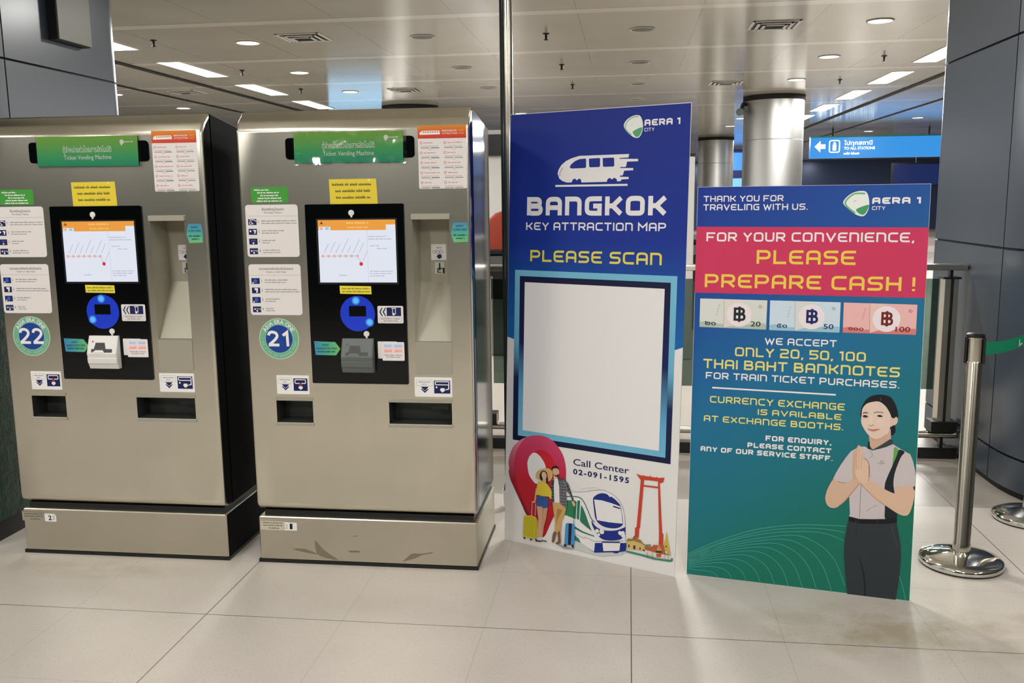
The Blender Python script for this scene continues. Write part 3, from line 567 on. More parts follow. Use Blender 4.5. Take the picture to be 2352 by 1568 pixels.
ART_TWO=[['notice_band',1,[['P',(196,50,90),[(0.1,1386.5),(825.7,1382.9),(825.4,1129.7),(-0.6,1130.8)]]]],
['logo_emblem',2,[['S',(226,230,226),[(532.4,1472.5),(542.3,1492.7),(564.6,1509.7),(591.1,1516.1),(610.3,1511.7),(619.7,1489.5),(622.1,1461.3),(615.6,1437.2),(602.9,1424.4),(579.7,1429.5),(551.9,1450)]],['C',(110,176,130),6.4,[(575.6,1435.6),(551.7,1454.1),(539.4,1472.5),(550.1,1491.3),(572.4,1506.3),(606.7,1506.6)]],['S',(66,150,96),[(579.5,1450.5),(619.3,1465.4),(618.4,1451.3),(611.9,1436.5),(601.9,1429.3),(586.3,1435.5)]],['L',(130,140,145),1.8,[(568,1477.3),(577.4,1481.2)]]]],
['logo_text',2,[['T',(228,226,226),'AERA 1',631.2,797,1469,22.1,0,0.3],['T',(228,226,226),'CITY',632.2,677.5,1446.8,13.3,0,0.2]]],
['text_line',2,[['T',(228,226,226),'THANK YOU FOR',23.5,320.3,1481.8,22.5,0,0.2]]],
['text_line',2,[['T',(228,226,226),'TRAVELING WITH US.',23.2,409.5,1449,23.1,0,0.2]]],
['text_line',2,[['T',(228,226,226),'FOR YOUR CONVENIENCE,',38.6,780.1,1330.3,34.3,0,0.2]]],
['text_line',2,[['T',(228,196,76),'PLEASE',229.5,585,1246,51.5,0,0.2]]],
['text_line',2,[['T',(228,196,76),'PREPARE CASH !',37.1,790.8,1153,50.6,0,0.2]]],
['text_line',2,[['T',(228,226,226),'WE ACCEPT',270.7,531.6,938.8,25.7,0,0.2]]],
['text_line',2,[['T',(222,212,120),'ONLY 20, 50, 100',160.9,635.1,888.8,34.7,0,0.2]]],
['text_line',2,[['T',(222,212,120),'THAI BAHT BANKNOTES',40.8,753.9,836.6,36,0,0.2]]],
['text_line',2,[['T',(228,226,226),'FOR TRAIN TICKET PURCHASES.',52.1,755.9,795.5,25.5,0,0.2]]],
['divider_line',2,[['L',(228,226,226),6,[(78.7,760.6),(535.6,759)]]]],
['text_line',2,[['T',(222,212,120),'CURRENCY EXCHANGE',71.1,569.6,701.8,25.6,0,0.2]]],
['text_line',2,[['T',(222,212,120),'IS AVAILABLE',254.2,559.5,664.9,21.7,0,0.2]]],
['text_line',2,[['T',(222,212,120),'AT EXCHANGE BOOTHS.',49.7,569.1,626,23.5,0,0.2]]],
['text_line',2,[['T',(228,226,226),'FOR ENQUIRY,',286.8,528.1,566,19.6,0,0.3]]],
['text_line',2,[['T',(228,226,226),'PLEASE CONTACT',220,528.6,535,18.4,0,0.3]]],
['text_line',2,[['T',(228,226,226),'ANY OF OUR SERVICE STAFF.',40.5,535.9,506.1,19.2,0,0.3]]],
['banknote_picture',2,[['P',(208,212,206),[(21.8,1108.5),(275.2,1107.2),(274,995.2),(22.3,997.2)]],['P',(172,186,172),[(22.5,1016.5),(36.8,1019.7),(52,1020.5),(74.8,1016.6),(97.6,1011.2),(120.2,1011.5),(142.5,1014.5),(190.9,1011),(212.9,1014),(231.1,1019.1),(272,1018.5),(274,995.2),(22.3,997.2)]],['P',(216,210,198),[(113.2,1107.4),(176.4,1107.3),(157.7,1006.9),(115,998.7)]],['L',(156,159,154),1.6,[(113.2,1107.4),(114.7,997.9)]],['L',(170,173,168),2.4,[(91.6,1079.5),(98.9,1087.3)]],['L',(170,173,168),2.4,[(89,1067.9),(96.3,1075.8)]],['L',(170,173,168),2.4,[(86.4,1056.4),(93.6,1064.2)]],['L',(170,173,168),2.4,[(83.8,1044.8),(91,1052.7)]],['L',(145,148,144),2.4,[(243.5,1078.3),(248.6,1089.7)]],['L',(145,148,144),2.4,[(248,1076.9),(253,1087.6)]],['L',(145,148,144),2.4,[(252.4,1075.5),(257.5,1085.4)]],['O',(228,218,222),(171.7,1049.9),47.4],['T',(24,36,34),'$',151,197,1025.7,50.9,0,0.2],['T',(24,36,34),'20',215.8,253.5,1006.3,19,1,0],['T',(24,36,34),'๒๐',43.8,84.6,1005.5,18.4,1,0]]],
['banknote_picture',2,[['P',(196,214,226),[(285.4,1107.5),(538.7,1106.6),(538.5,993.3),(286,994)]],['P',(150,188,206),[(286.1,1012.9),(299.7,1015.9),(314.1,1016.8),(335.9,1012.9),(357.6,1007.7),(379.1,1008),(400.3,1010.9),(446.4,1007.6),(467.4,1010.5),(484.7,1015.4),(536.4,1016),(538.5,993.3),(286,994)]],['P',(209,211,209),[(376.7,1106.6),(436.9,1106.4),(419.7,1008.5),(379.4,995.7)]],['L',(147,160,169),1.6,[(376.7,1106.6),(379.1,994.9)]],['L',(160,175,185),2.4,[(356.4,1079.3),(363.3,1086.9)]],['L',(160,175,185),2.4,[(354,1068),(360.9,1075.7)]],['L',(160,175,185),2.4,[(351.6,1056.8),(358.4,1064.4)]],['L',(160,175,185),2.4,[(349.2,1045.5),(356,1053.2)]],['L',(137,149,158),2.4,[(508.8,1078.4),(513.5,1089.5)]],['L',(137,149,158),2.4,[(513,1077),(517.7,1087.4)]],['L',(137,149,158),2.4,[(517.2,1075.7),(522,1085.3)]],['O',(228,218,222),(437.6,1049.2),47.2],['T',(20,30,96),'$',418.1,461.8,1025.5,49.6,0,0.2],['T',(20,30,96),'50',481.6,517.1,1005.6,18.4,1,0],['T',(20,30,96),'๕๐',313.5,350.6,1005,17.6,1,0]]],
['banknote_picture',2,[['P',(226,176,174),[(549.7,1106.1),(801,1104.8),(800.6,995.1),(550.5,994)]],['P',(210,120,118),[(550.4,1012.4),(563.4,1015.4),(577.1,1016.2),(597.8,1012.5),(618.5,1007.3),(638.9,1007.6),(659,1010.5),(702.9,1007.2),(722.8,1010),(739.2,1014.9),(798.5,1017.2),(800.6,995.1),(550.5,994)]],['P',(226,190,181),[(640.4,1105.3),(697.5,1105.2),(681.9,1009.8),(643.8,995.8)]],['L',(169,132,130),1.6,[(640.4,1105.3),(643.5,995)]],['L',(185,144,142),2.4,[(621.3,1078.7),(627.7,1086.1)]],['L',(185,144,142),2.4,[(619.1,1067.8),(625.5,1075.2)]],['L',(185,144,142),2.4,[(616.9,1056.8),(623.3,1064.2)]],['L',(185,144,142),2.4,[(614.6,1045.8),(621.1,1053.3)]],['L',(158,123,121),2.4,[(772.9,1077.3),(777.3,1088.1)]],['L',(158,123,121),2.4,[(776.9,1076),(781.3,1086.1)]],['L',(158,123,121),2.4,[(780.9,1074.7),(785.4,1084.1)]],['O',(228,218,222),(699.2,1049.4),47.6],['T',(110,28,26),'$',680.8,722.4,1026.3,48.4,0,0.2],['T',(110,28,26),'100',731.4,781.1,1004.4,18.7,1,0],['T',(110,28,26),'๑๐๐',569.1,622,1004,15.7,1,0]]],
['line_pattern',1,[['C',(70,158,136),2.3,[(3.9,84.7),(115.5,147.7),(242.5,204.5),(346.5,233.5),(448.7,251.1),(593.2,260)]],['C',(70,158,136),2.1,[(4.1,79.2),(137.2,147.9),(284.7,206.9),(408.5,232.7),(510,241.1),(590.3,235.9)]],['C',(70,158,136),2.1,[(4.2,73.2),(137.3,143.4),(285.1,195.8),(409.1,219.6),(510.7,225),(587.7,203.2)]],['C',(70,158,136),2.1,[(5.3,68.8),(161.7,143.5),(389.1,202.9),(491.2,182.4),(557.7,122.6),(597.5,28.4)]],['C',(70,158,136),2.1,[(5.4,63.9),(147.2,130.2),(353.9,183.5),(451.1,160.7),(514.5,96.6),(552.7,-3.8)]],['C',(70,158,136),2.1,[(5.6,59.1),(132.6,116.9),(318.5,164),(405.2,144.9),(461.7,90.2),(495.7,4.1)]],['C',(70,158,136),2.1,[(5.7,54.3),(118,103.5),(282.8,144.3),(362,127.5),(413.7,78.7),(444.6,1.8)]],['C',(70,158,136),2.1,[(5.9,49.4),(103.3,90.1),(246.8,124.5),(318.9,110.1),(365.8,67.3),(393.9,-0.4)]],['C',(70,158,136),2.1,[(6,44.6),(88.6,76.6),(210.5,104.5),(275.5,92.5),(317.9,55.8),(343,-2.5)]],['C',(70,158,136),2.1,[(6.2,39.7),(73.8,63.1),(174,84.3),(230.8,74.9),(267.7,45.1),(289.5,-2.7)]],['C',(70,158,136),2.1,[(6.3,34.9),(58.9,49.5),(137.1,64),(185.3,57.7),(216.6,35.8),(234.9,0.1)]],['C',(70,158,136),2.1,[(6.5,30.1),(44.1,36),(100,43.6),(139.5,39.7),(165,24.3),(179.9,-1)]],['C',(70,158,136),2.1,[(6.6,25.2),(29.1,22.3),(62.6,23),(93.8,22.1),(114,14.5),(125.6,1.2)]],['C',(40,128,112),1.1,[(4.8,82.9),(38,101.5),(72.6,120.1),(111.3,140.4)]],['C',(40,128,112),1.1,[(5,76.5),(38.2,95.1),(72.8,114.2),(111.5,135)]],['C',(40,128,112),1.1,[(5.2,70.1),(38.4,88.7),(73,108.3),(111.7,129.6)]],['C',(40,128,112),1.1,[(5.4,63.7),(38.6,82.3),(73.2,102.4),(111.9,124.2)]],['C',(40,128,112),1.1,[(5.6,57.3),(38.8,76),(73.4,96.5),(112.1,118.7)]],['C',(40,128,112),1.1,[(5.8,50.9),(39,69.6),(73.6,90.6),(112.2,113.3)]]]],
['line_pattern',1,[['C',(70,158,136),2.1,[(786.4,91.5),(799.9,50.4),(812,-0.2)]]]],
['person_picture',6,[['S',(20,22,26),[(627.9,678.9),(625.9,700.6),(630,722.6),(642.9,747.9),(659.8,761.4),(682,768),(706.8,768.4),(727,760.9),(741.8,740.3),(750.8,716.6),(755.3,695.4),(750.9,675.1),(742.8,659.5),(717.3,652.3),(657.1,659)]],['S',(20,22,26),[(732.2,653.3),(742.8,659.5),(748.3,646.3),(747.1,630),(738.7,620.2),(730.5,625.1)]],['P',(200,166,142),[(657.8,620.9),(660.1,593.8),(664.1,572.2),(674.2,560.9),(701.2,572.3),(734.6,602),(731.7,642.5)]],['S',(220,196,181),[(628.5,665.8),(629.2,689.8),(631.8,713.8),(645.7,732.6),(667.3,740.8),(685.5,742.9),(700.3,735.9),(713.7,722.9),(725.5,703.9),(731.6,688.5),(731.5,672.7),(729,648.8),(723.6,628.6),(709.8,613.7),(692,603.4),(677.4,602.4),(662.4,610.2),(650.8,621.4),(639,638.5),(631.9,652)]],['S',(214,188,172),[(727.5,680.3),(731.7,686.5),(740.9,683.2),(747.8,689.6),(753.9,684),(754.1,672.2),(749.2,662),(738.6,656.4),(729.7,652.8)]],['S',(223,200,186),[(634,666.1),(642.8,674.7),(652.4,667.4),(649.6,647.2),(638.4,650.5)]],['S',(223,200,186),[(681.4,673.3),(695.7,680.2),(708.9,671.2),(704.3,653),(689.6,654)]],['S',(224,202,189),[(658.8,687.7),(666.1,688.2),(667,668.4),(665.6,658.3),(658.3,657.8)]],['C',(96,100,104),1.5,[(689.5,757.1),(692.7,751.9),(691.5,747)]],['C',(70,52,48),3.5,[(633.6,695.6),(641.7,698.9),(651,697.1)]],['C',(110,84,74),2.8,[(671.1,698.8),(681.9,703.1),(703.7,702.5)]],['S',(52,34,32),[(633.1,685),(640.3,689.5),(650.6,686.2),(649.9,681.5),(638.9,680)]],['S',(52,34,32),[(683.4,689.3),(691.4,693.4),(702.2,689.5),(699.1,686),(688.2,685.6)]],['C',(150,110,98),2,[(656.7,652.7),(659.6,650.9),(664.2,649.3),(669.6,653),(673.1,655.8)]],['S',(196,120,104),[(651.9,637.4),(661.1,638.1),(670.3,637.1),(683,639.6),(694.3,639.4),(686.9,634.9),(672.5,629.3),(661.4,632.1)]],['C',(140,80,72),1.3,[(651,638.4),(661.2,636.1),(675.8,636.3),(694.8,640.4)]],['C',(196,160,142),4.4,[(662.6,606.3),(679.4,599.5),(699.3,605),(716.7,620.2)]],['P',(196,186,188),[(613.6,560.1),(596.3,547.7),(579.5,521.5),(562.9,492.4),(548.7,463.4),(538.4,437.5),(552.7,430.4),(573.5,426.7),(596.4,429.9),(611,446.7),(616.8,430.6),(598.7,379),(601.5,340.2),(604.4,309.8),(601.3,298.4),(638.3,293.8),(683.9,297.5),(729,303.3),(763.5,312.4),(767.8,326.6),(763.6,361.8),(758.5,416.1),(787.3,434),(821.7,433.9),(826.8,449.6),(822.2,492.5),(813,529.6),(802,554.7),(780.9,564.9),(760.6,575.8),(742.8,587.4),(720.9,576.5),(696.5,566.5),(672.8,557.5),(656.4,565),(646,570.8),(630.9,569.6)]],['P',(26,34,40),[(655.4,563.3),(656.3,588),(661.6,592.8),(663,574.8),(666.7,560.3)]],['P',(52,62,66),[(667.8,557.1),(700.8,580.5),(732,605.6),(739.6,602.4),(743.2,589.1),(721,575.5),(696.5,565.9)]],['S',(26,34,40),[(763.5,567.9),(783.1,560.8),(772.1,542.5),(759.2,503.4),(751.9,470.1),(750.5,437.2),(755.5,404.9),(763.6,361.8),(767.8,326.6),(763.5,311.3),(729,303.3),(724.9,347),(720.7,423.5),(726.6,457),(744.1,507.6),(754.9,541.2)]],['S',(96,160,84),[(747.3,574.8),(761,568.8),(756.2,544),(744.1,507.6),(742.7,496.6),(745.5,540.4)]],['C',(120,116,118),1.5,[(664.4,555.8),(673.6,540.1),(663.1,528.3)]],['C',(110,108,110),1.5,[(638.7,432.6),(638.4,382.7),(638.2,296.6)]],['C',(150,142,144),1.8,[(696.5,352.4),(676.9,339.4),(659.9,323.9)]],['C',(110,110,114),1.5,[(692.5,513.2),(701.7,509.5),(716.5,513.5)]],['C',(110,110,114),1.5,[(713.7,518.7),(704.6,521.8),(702.8,516.2),(711.4,514.2)]],['S',(206,172,148),[(540.5,437.6),(557.9,428.1),(586.3,427.8),(618.4,452.9),(634.6,432.2),(613.1,399.8),(584.2,358.1),(557,330.2),(534.9,326.9),(519.2,340.5),(514,365.3),(520.4,396.7)]],['C',(176,136,112),3,[(633.2,429.3),(613.1,399.8),(584.2,358.1),(557,330.2)]],['S',(200,164,140),[(606.8,540.3),(613.8,554.6),(621.8,568.9),(619.7,502.7),(621.2,447.6),(611.1,443.9),(605.5,479.4)]],['S',(212,178,154),[(758.1,402.4),(754.1,423.9),(787.3,433.5),(819.3,432.6),(824.1,405.9),(818,361.7),(808.2,330.7),(793.8,322.1),(772.7,327.1),(731.7,350.4),(685.2,378.9),(647.9,419.6),(627.5,442.6),(646,460.8),(666.7,451.6),(708.3,422.4)]],['S',(218,184,160),[(618.1,458.4),(616.2,502.4),(615.9,541),(618.5,563.2),(623.6,574.6),(629.9,569.6),(637.9,548.2),(643,526.6),(655.9,519.5),(662.9,500.8),(664.1,462.4),(657.3,434.3),(639.7,432.7)]],['C',(176,136,112),1.5,[(620.7,480.7),(618.2,535.7),(622.7,571.8)]],['C',(176,136,112),1.2,[(627.3,481.3),(625.8,525.3),(628.1,563.9)]],['C',(176,136,112),1.2,[(637.4,482.1),(635.4,515),(637.2,542.7)]],['C',(176,136,112),1.8,[(662.4,500.8),(664.6,462.5),(662.1,440.2)]],['C',(110,90,84),1.8,[(643,526.6),(655.9,519.5),(664.6,495.5),(665.4,457)]],['C',(176,136,112),1.8,[(634.6,432.2),(658.6,406.8),(700.6,372.1),(752.2,338.7)]],['P',(26,34,40),[(817.8,434.7),(824.6,435.3),(824.3,421.1),(820.3,422.9)]],['P',(18,20,24),[(602.2,300.1),(638.3,293.8),(683.9,296.9),(729,302.7),(767.4,313.9),(768.4,292),(729.8,284.6),(684.8,279.3),(639.2,276.1),(600,281.5)]],['P',(44,50,56),[(598.9,281.3),(639.2,276.1),(684.8,279.3),(729.8,284.6),(766.9,293.5),(776.3,253.2),(786.1,204.7),(788.8,149.7),(785.1,71.6),(777.2,-3.6),(608.3,-10),(596.5,81.4),(589.6,154),(589.7,210.3)]],['S',(26,30,36),[(640.6,154.3),(650.8,133.1),(662.7,95.3),(671.4,40.1),(674.6,-7.9),(667.5,-8.9),(663.8,50.4),(654.8,99.9)]],['C',(30,34,40),2.4,[(628.2,270.5),(628.7,237),(621.2,219.4)]],['C',(64,70,76),2.4,[(750,280.7),(762,240.6),(774,197.8)]],['C',(60,60,66),1.8,[(625.8,289.7),(626.9,275.9)]],['C',(60,60,66),1.8,[(701.6,297.7),(702.8,282.8)]]]]]

def draw_art(parent, art, z0, step=0.0001):
    labels = {'person_picture': 'printed woman in grey uniform with pressed palms', 'tourist_couple_picture': 'printed couple with yellow and blue suitcases',
              'location_pin': 'printed red map pin', 'train_picture': 'printed white, green and blue train', 'red_gate_picture': 'printed red gate with two tall posts',
              'temple_picture': 'printed temple roofs', 'scan_frame': 'blank white square in a blue frame', 'train_icon': 'white train symbol', 'notice_band': 'crimson band'}
    for name, layer, items in art:
        mb = MB()
        o = z0 + layer * step
        for it in items:
            o += step * 0.5
            c = it[1]
            m = MATS[c] if isinstance(c, str) and c in MATS else ink(INK_ALIAS[c] if isinstance(c, str) else c)
            q = lambda pts: [(a / 1000, b / 1000) for a, b in pts]
            if it[0] == 'P':
                mb.poly(q(it[2]), m, o)
            elif it[0] == 'S':
                mb.poly(catmull(q(it[2]), True), m, o)
            elif it[0] == 'L':
                mb.stroke(q(it[3]), it[2] / 1000, m, o)
            elif it[0] == 'C':
                mb.stroke(catmull(q(it[3]), False), it[2] / 1000, m, o)
            elif it[0] == 'O':
                mb.disc((it[2][0] / 1000, it[2][1] / 1000), it[3] / 1000, m, o)
            elif it[0] == 'T':
                t, xa, xb, y, h, fnt, th = it[2:]
                if fnt == 0:
                    stroke_text(mb, t, xa / 1000, xb / 1000, y / 1000, h / 1000, m, o, th)
                elif fnt == 1:
                    font_text(mb, t, xa / 1000, xb / 1000, y / 1000, h / 1000, m, o, 0.008)
                else:
                    font_text(mb, t, xa / 1000, xb / 1000, y / 1000, h / 1000, m, o, 0.03, 1.25)
        ob = mb.build(name, parent)
        if name in labels:
            ob['label'] = labels[name]

# ================================================================== SETTING
X0, X1, Y0, Y1 = -15.0, 15.0, -7.0, 42.0
b = MB(); b.box(X0, X1, Y0, Y1, -0.1, 0, M_FLOOR); struct('floor', b)
b = MB(); b.box(X0, X1, Y0, Y1, CEIL, CEIL + 0.1, M_CEIL); struct('ceiling', b)
M_WALLDARK = mat('dark_blue_wall', (66, 80, 116), 0.22, 0.2)
M_WALLSIDE = mat('grey_wall', (176, 178, 178), 0.4)
M_WALLREAR = mat('slate_wall', (34, 60, 68), 0.5)
b = MB(); b.box(X0, X1, Y1, Y1 + 0.1, 0, CEIL, M_WALLDARK); struct('wall_back', b)
b = MB(); b.box(X0 - 0.1, X0, Y0, Y1, 0, CEIL, M_WALLSIDE); struct('wall_left', b)
b = MB(); b.box(X1, X1 + 0.1, Y0, Y1, 0, CEIL, M_WALLSIDE); struct('wall_right', b)
b = MB(); b.box(X0, X1, Y0 - 0.1, Y0, 0, CEIL, M_WALLREAR); struct('wall_front', b)
# black slots that run along the ceiling
M_SLOT = mat('black_slot', (14, 14, 14), 0.8)
for k, x in enumerate((-6.53, -5.48, 3.94, 4.97)):
    w = 0.045 if k in (1, 2) else 0.022
    b = MB(); b.box(x - w, x + w, 4.5, 41.9, CEIL - 0.012, CEIL - 0.0005, M_SLOT)
    struct('trim_%d' % (k + 1), b)

# ------------------------------------------------------------------ ceiling fittings
def area(name, parent, size, size_y, watts, loc, color=(1, 0.985, 0.955)):
    l = bpy.data.lights.new(name, 'AREA')
    l.shape = 'RECTANGLE' if size_y else 'DISK'
    l.size = size
    if size_y:
        l.size_y = size_y
    l.energy = watts; l.color = color
    o = bpy.data.objects.new(name, l)
    COL.objects.link(o)
    o.parent = parent; o.location = loc
    return o
M_DIFF = mat('lit_diffuser', (240, 240, 236), 0.5, 0, 0.5, (255, 250, 242), DIFFUSER)
M_RING = mat('white_ring', (190, 188, 180), 0.4)
M_CAN = mat('unlit_reflector', (96, 96, 92), 0.25, 0.8)
def downlight(x, y, lit, label, light=True):
    t = thing('downlight', label, 'ceiling light', (x, y, CEIL), 0, 'lit round downlights' if lit else 'unlit round downlights')
    b = MB(); b.lathe([(0.105, 0), (0.118, -0.003), (0.115, -0.009), (0.104, -0.009), (0.1, -0.003)], M_RING, seg=32, caps=False); b.build('trim_ring', t)
    b = MB(); b.lathe([(0.0005, -0.004), (0.101, -0.004), (0.103, -0.001)], M_DIFF if lit else M_CAN, seg=32, caps=False); b.build('diffuser' if lit else 'reflector', t)
    if lit and light:
        area('lamp', t, 0.2, 0, LAMP_LIGHT, (0, 0, -0.02))
    return t
def fluorescent(x, y, L, label, light=True, watts=None):
    t = thing('fluorescent_fitting', label, 'ceiling light', (x, y, CEIL), 0, 'strip lights in the ceiling')
    w = 0.14
    b = MB()
    b.box(-w, -w + 0.012, -L / 2, L / 2, -0.0075, -0.0005, M_RING); b.box(w - 0.012, w, -L / 2, L / 2, -0.0075, -0.0005, M_RING)
    b.box(-w, w, -L / 2 - 0.012, -L / 2, -0.0075, -0.0005, M_RING); b.box(-w, w, L / 2, L / 2 + 0.012, -0.0075, -0.0005, M_RING)
    b.build('frame', t)
    b = MB(); b.box(-w + 0.013, w - 0.013, -L / 2 + 0.001, L / 2 - 0.001, -0.006, -0.001, M_DIFF); b.build('diffuser', t)
    if light:
        area('lamp', t, 2 * w - 0.03, L, watts or TUBE_LIGHT, (0, 0, -0.02))
    return t
names = ['first', 'second', 'third', 'fourth', 'fifth', 'sixth', 'seventh']
rows = [8.65, 10.72, 12.72, 14.7, 16.6, 18.7, 20.7]
for i, y in enumerate(rows[:3]):
    downlight(-3.87 + (0.25 if i == 0 else 0), y, True, 'lit round downlight above the numbered machines, %s of its row from the front' % names[i], i < 4)
for i, y in enumerate(rows[:5]):
    downlight(-1.92, y, i == 4, ('lit' if i == 4 else 'unlit dark') + ' round downlight left of the steel pole, %s of its row from the front' % names[i], i < 4)
for i, y in enumerate(rows[:4]):
    downlight(0.11, y, False, 'unlit dark round downlight over the blue board, %s of its row from the front' % names[i])
for i, y in enumerate([q for q in rows if q != 14.7]):
    downlight(2.17, y, True, 'lit round downlight in the row towards the steel columns, %s from the front' % names[i], True)
for i, y in enumerate((12.3, 14.3)):
    downlight(-7.13, y, True, 'lit round downlight beyond the black ceiling slots, %s of two' % names[i], False)
for i, y in enumerate((19.5, 23.3, 27.5, 33.0, 38.5)):  # row extended: the farther ones are added to brighten the back wall
    downlight(5.7, y, True, 'lit round downlight in the extended row near the blue hanging sign, %s from the front' % names[i], True)
for i, y in enumerate((8.2, 10.25, 12.25, 14.3)):
    fluorescent(-4.95, y, 1.22, 'strip light beside the left slate column, %s in its row' % names[i], i < 4)
for i, y in enumerate((10.75, 12.78, 14.8, 16.85, 18.9)):
    fluorescent(3.36, y, 1.22, 'strip light near the large rounded column, %s in its row' % names[i], i < 5)
# fittings over and behind the camera, which light the machines and boards
for y, w, row in ((1.9, 17.0, 'nearer'), (-0.9, 53.0, 'farther')):
    for x, o in ((-4.95, 'left wall box'), (-2.2, 'left machine'), (0.5, 'blue board'), (3.36, 'barrier posts')):
        fluorescent(x, y, 1.22, 'strip light before the %s, in the %s row over the aisle' % (o, row), True, w)
for x, y, o in ((-1.92, 6.65, 'behind machine 21'), (0.11, 6.65, 'behind the blue board'), (0.11, 4.95, 'over the railing behind the blue board')):  # unseen downlights, added to light the slate columns and railing
    downlight(x, y, True, 'added unseen round downlight ' + o)
for y, row in ((26.5, 'nearest'), (32.0, 'middle'), (37.5, 'farthest')):  # strip lights added to brighten the dark far end of the hall
    for x, o in ((-4.95, 'left slots'), (3.36, 'steel columns'), (8.6, 'dark back screen')):
        fluorescent(x, y, 1.22, 'added far strip light brightening the back wall by the %s, %s row' % (o, row))

M_VENT = mat('vent_dark', (26, 28, 28), 0.6)
def vent(x, y, label):
    t = thing('ceiling_vent', label, 'vent', (x, y, CEIL), 0, 'square air vents')
    s = 0.2
    b = MB()
    for k, d in enumerate((0.0, 0.055, 0.105)):
        z = -0.008 - 0.008 * k
        for sx in (-1, 1):
            b.box(sx * (s - d) - 0.014, sx * (s - d) + 0.014, -(s - d) - 0.014, (s - d) + 0.014, z, z + 0.007, M_RING)
            b.box(-(s - d), (s - d), sx * (s - d) - 0.014, sx * (s - d) + 0.014, z, z + 0.007, M_RING)
    b.build('louvre_frame', t)
    b = MB(); b.box(-s + 0.01, s - 0.01, -s + 0.01, s - 0.01, -0.003, -0.0005, M_VENT); b.build('duct_opening', t)
vent(-3.0, 8.48, 'square louvred air vent above machine 21, nearest the front')
vent(1.27, 8.68, 'square louvred air vent above the green and blue board, nearest the front')
vent(-3.07, 12.7, 'square air vent behind machine 21, farther back')
vent(1.28, 12.87, 'square air vent in front of the large steel column')
vent(-6.07, 12.28, 'square air vent between the black ceiling slots')
def sprinkler(x, y, label):
    t = thing('sprinkler_head', label, 'sprinkler', (x, y, CEIL), 0, 'ceiling sprinkler heads')
    b = MB(); b.lathe([(0.03, -0.0005), (0.03, -0.008), (0.012, -0.012)], M_BLACK, seg=16); b.build('escutcheon', t)
    b = MB(); b.lathe([(0.011, -0.012), (0.011, -0.05), (0.02, -0.054), (0.02, -0.06)], M_BLACK, seg=12); b.build('nozzle', t)
for i, (x, y) in enumerate(((-0.77, 8.72), (-0.77, 10.72), (-0.76, 12.6))):
    sprinkler(x, y, 'small black sprinkler above the blue board, %s from the front' % names[i])
for i, (x, y) in enumerate(((-4.42, 8.36), (-4.44, 10.4), (-4.42, 12.27))):
    sprinkler(x, y, 'small black sprinkler beside the left strip lights, %s from the front' % names[i])
for i, (x, y) in enumerate(((2.77, 10.8), (2.75, 12.85))):
    sprinkler(x, y, 'small black sprinkler beside the right strip lights, %s from the front' % names[i])

# ------------------------------------------------------------------ clad columns
def clad_column(name, label, outline, joints, loc, vgaps):
    """outline: points from far to near along the visible side, closed round the back; panels split at vgaps and joints"""
    t = thing(name, label, 'column', loc)
    n = len(outline)
    cx = sum(p[0] for p in outline) / n; cy = sum(p[1] for p in outline) / n
    def inset(p, d):
        v = Vector((p[0] - cx, p[1] - cy)); return (p[0] - v.x / v.length * d, p[1] - v.y / v.length * d)
    inner = [inset(p, 0.018) for p in outline]
    b = MB(); b.loft([[(p[0], p[1], 0.0) for p in inner], [(p[0], p[1], CEIL - 0.001) for p in inner]], M_DARK, True); b.build('core', t)
    segs = []
    cuts = sorted(vgaps) + [min(vgaps) + n] if vgaps else [0, n]
    cuts = sorted(set(cuts))
    for a, c in zip(cuts[:-1], cuts[1:]):
        segs.append([outline[i % n] for i in range(a, c + 1)])
    for z0, z1 in zip(joints[:-1], joints[1:]):
        for sg in segs:
            q = list(sg)
            def trim(p, r):
                d = (Vector(r) - Vector(p)); return tuple(Vector(p) + d.normalized() * 0.005)
            q[0] = trim(q[0], q[1]); q[-1] = trim(q[-1], q[-2])
            qi = [inset(p, 0.017) for p in q]
            loop = q + list(reversed(qi))
            b = MB(); b.loft([[(p[0], p[1], z0 + 0.006) for p in loop], [(p[0], p[1], z1 - 0.006) for p in loop]], M_CLAD, True, True)
            b.build('cladding_panel', t, angle=30)
    return t
def arc(cx, cy, r, a0, a1, k):
    return [(cx + r * math.cos(R(a0 + (a1 - a0) * i / k)), cy + r * math.sin(R(a0 + (a1 - a0) * i / k))) for i in range(k + 1)]
# right column: straight side at x = 1.87, rounded ends
o = [(1.87, 5.9), (1.87, 5.5), (1.87, 4.87)] + arc(2.69, 4.87, 0.82, 180, 270, 14)[1:] + arc(3.0, 4.87, 0.82, 270, 360, 8)[1:] + [(3.82, 5.9)] + arc(3.72, 5.9, 0.1, 0, 90, 3)[1:] + arc(1.97, 5.9, 0.1, 90, 180, 4)[:-1]
o = [(p[0] - 2.84, p[1] - 5.0) for p in o]
# counter-clockwise order
def ccw(p):
    n = len(p)
    return p if sum(p[i][0] * p[(i + 1) % n][1] - p[(i + 1) % n][0] * p[i][1] for i in range(n)) > 0 else list(reversed(p))
JZ = [0.03, 0.2, 1.225, 2.26, CEIL]
def idx(o, p):
    return min(range(len(o)), key=lambda i: (o[i][0] - p[0]) ** 2 + (o[i][1] - p[1]) ** 2)
oc = ccw(o)
clad_column('column', 'large slate blue clad column with rounded corner behind the rope barrier posts', oc, JZ, (2.84, 5.0, 0),
            [idx(oc, (1.87 - 2.84, 4.87 - 5.0)), idx(oc, (2.69 - 2.84, 4.05 - 5.0)), idx(oc, (1.0, 0.0)), idx(oc, (1.87 - 2.84, 5.9 - 5.0))])
o = [(-3.27, 5.64), (-3.27, 5.2), (-3.27, 4.6)] + arc(-4.09, 4.6, 0.82, 0, -90, 14)[1:] + [(-5.0, 3.78), (-5.2, 3.9), (-5.2, 5.76), (-3.39, 5.76)] + arc(-3.39, 5.64, 0.12, 90, 0, 4)[1:-1]
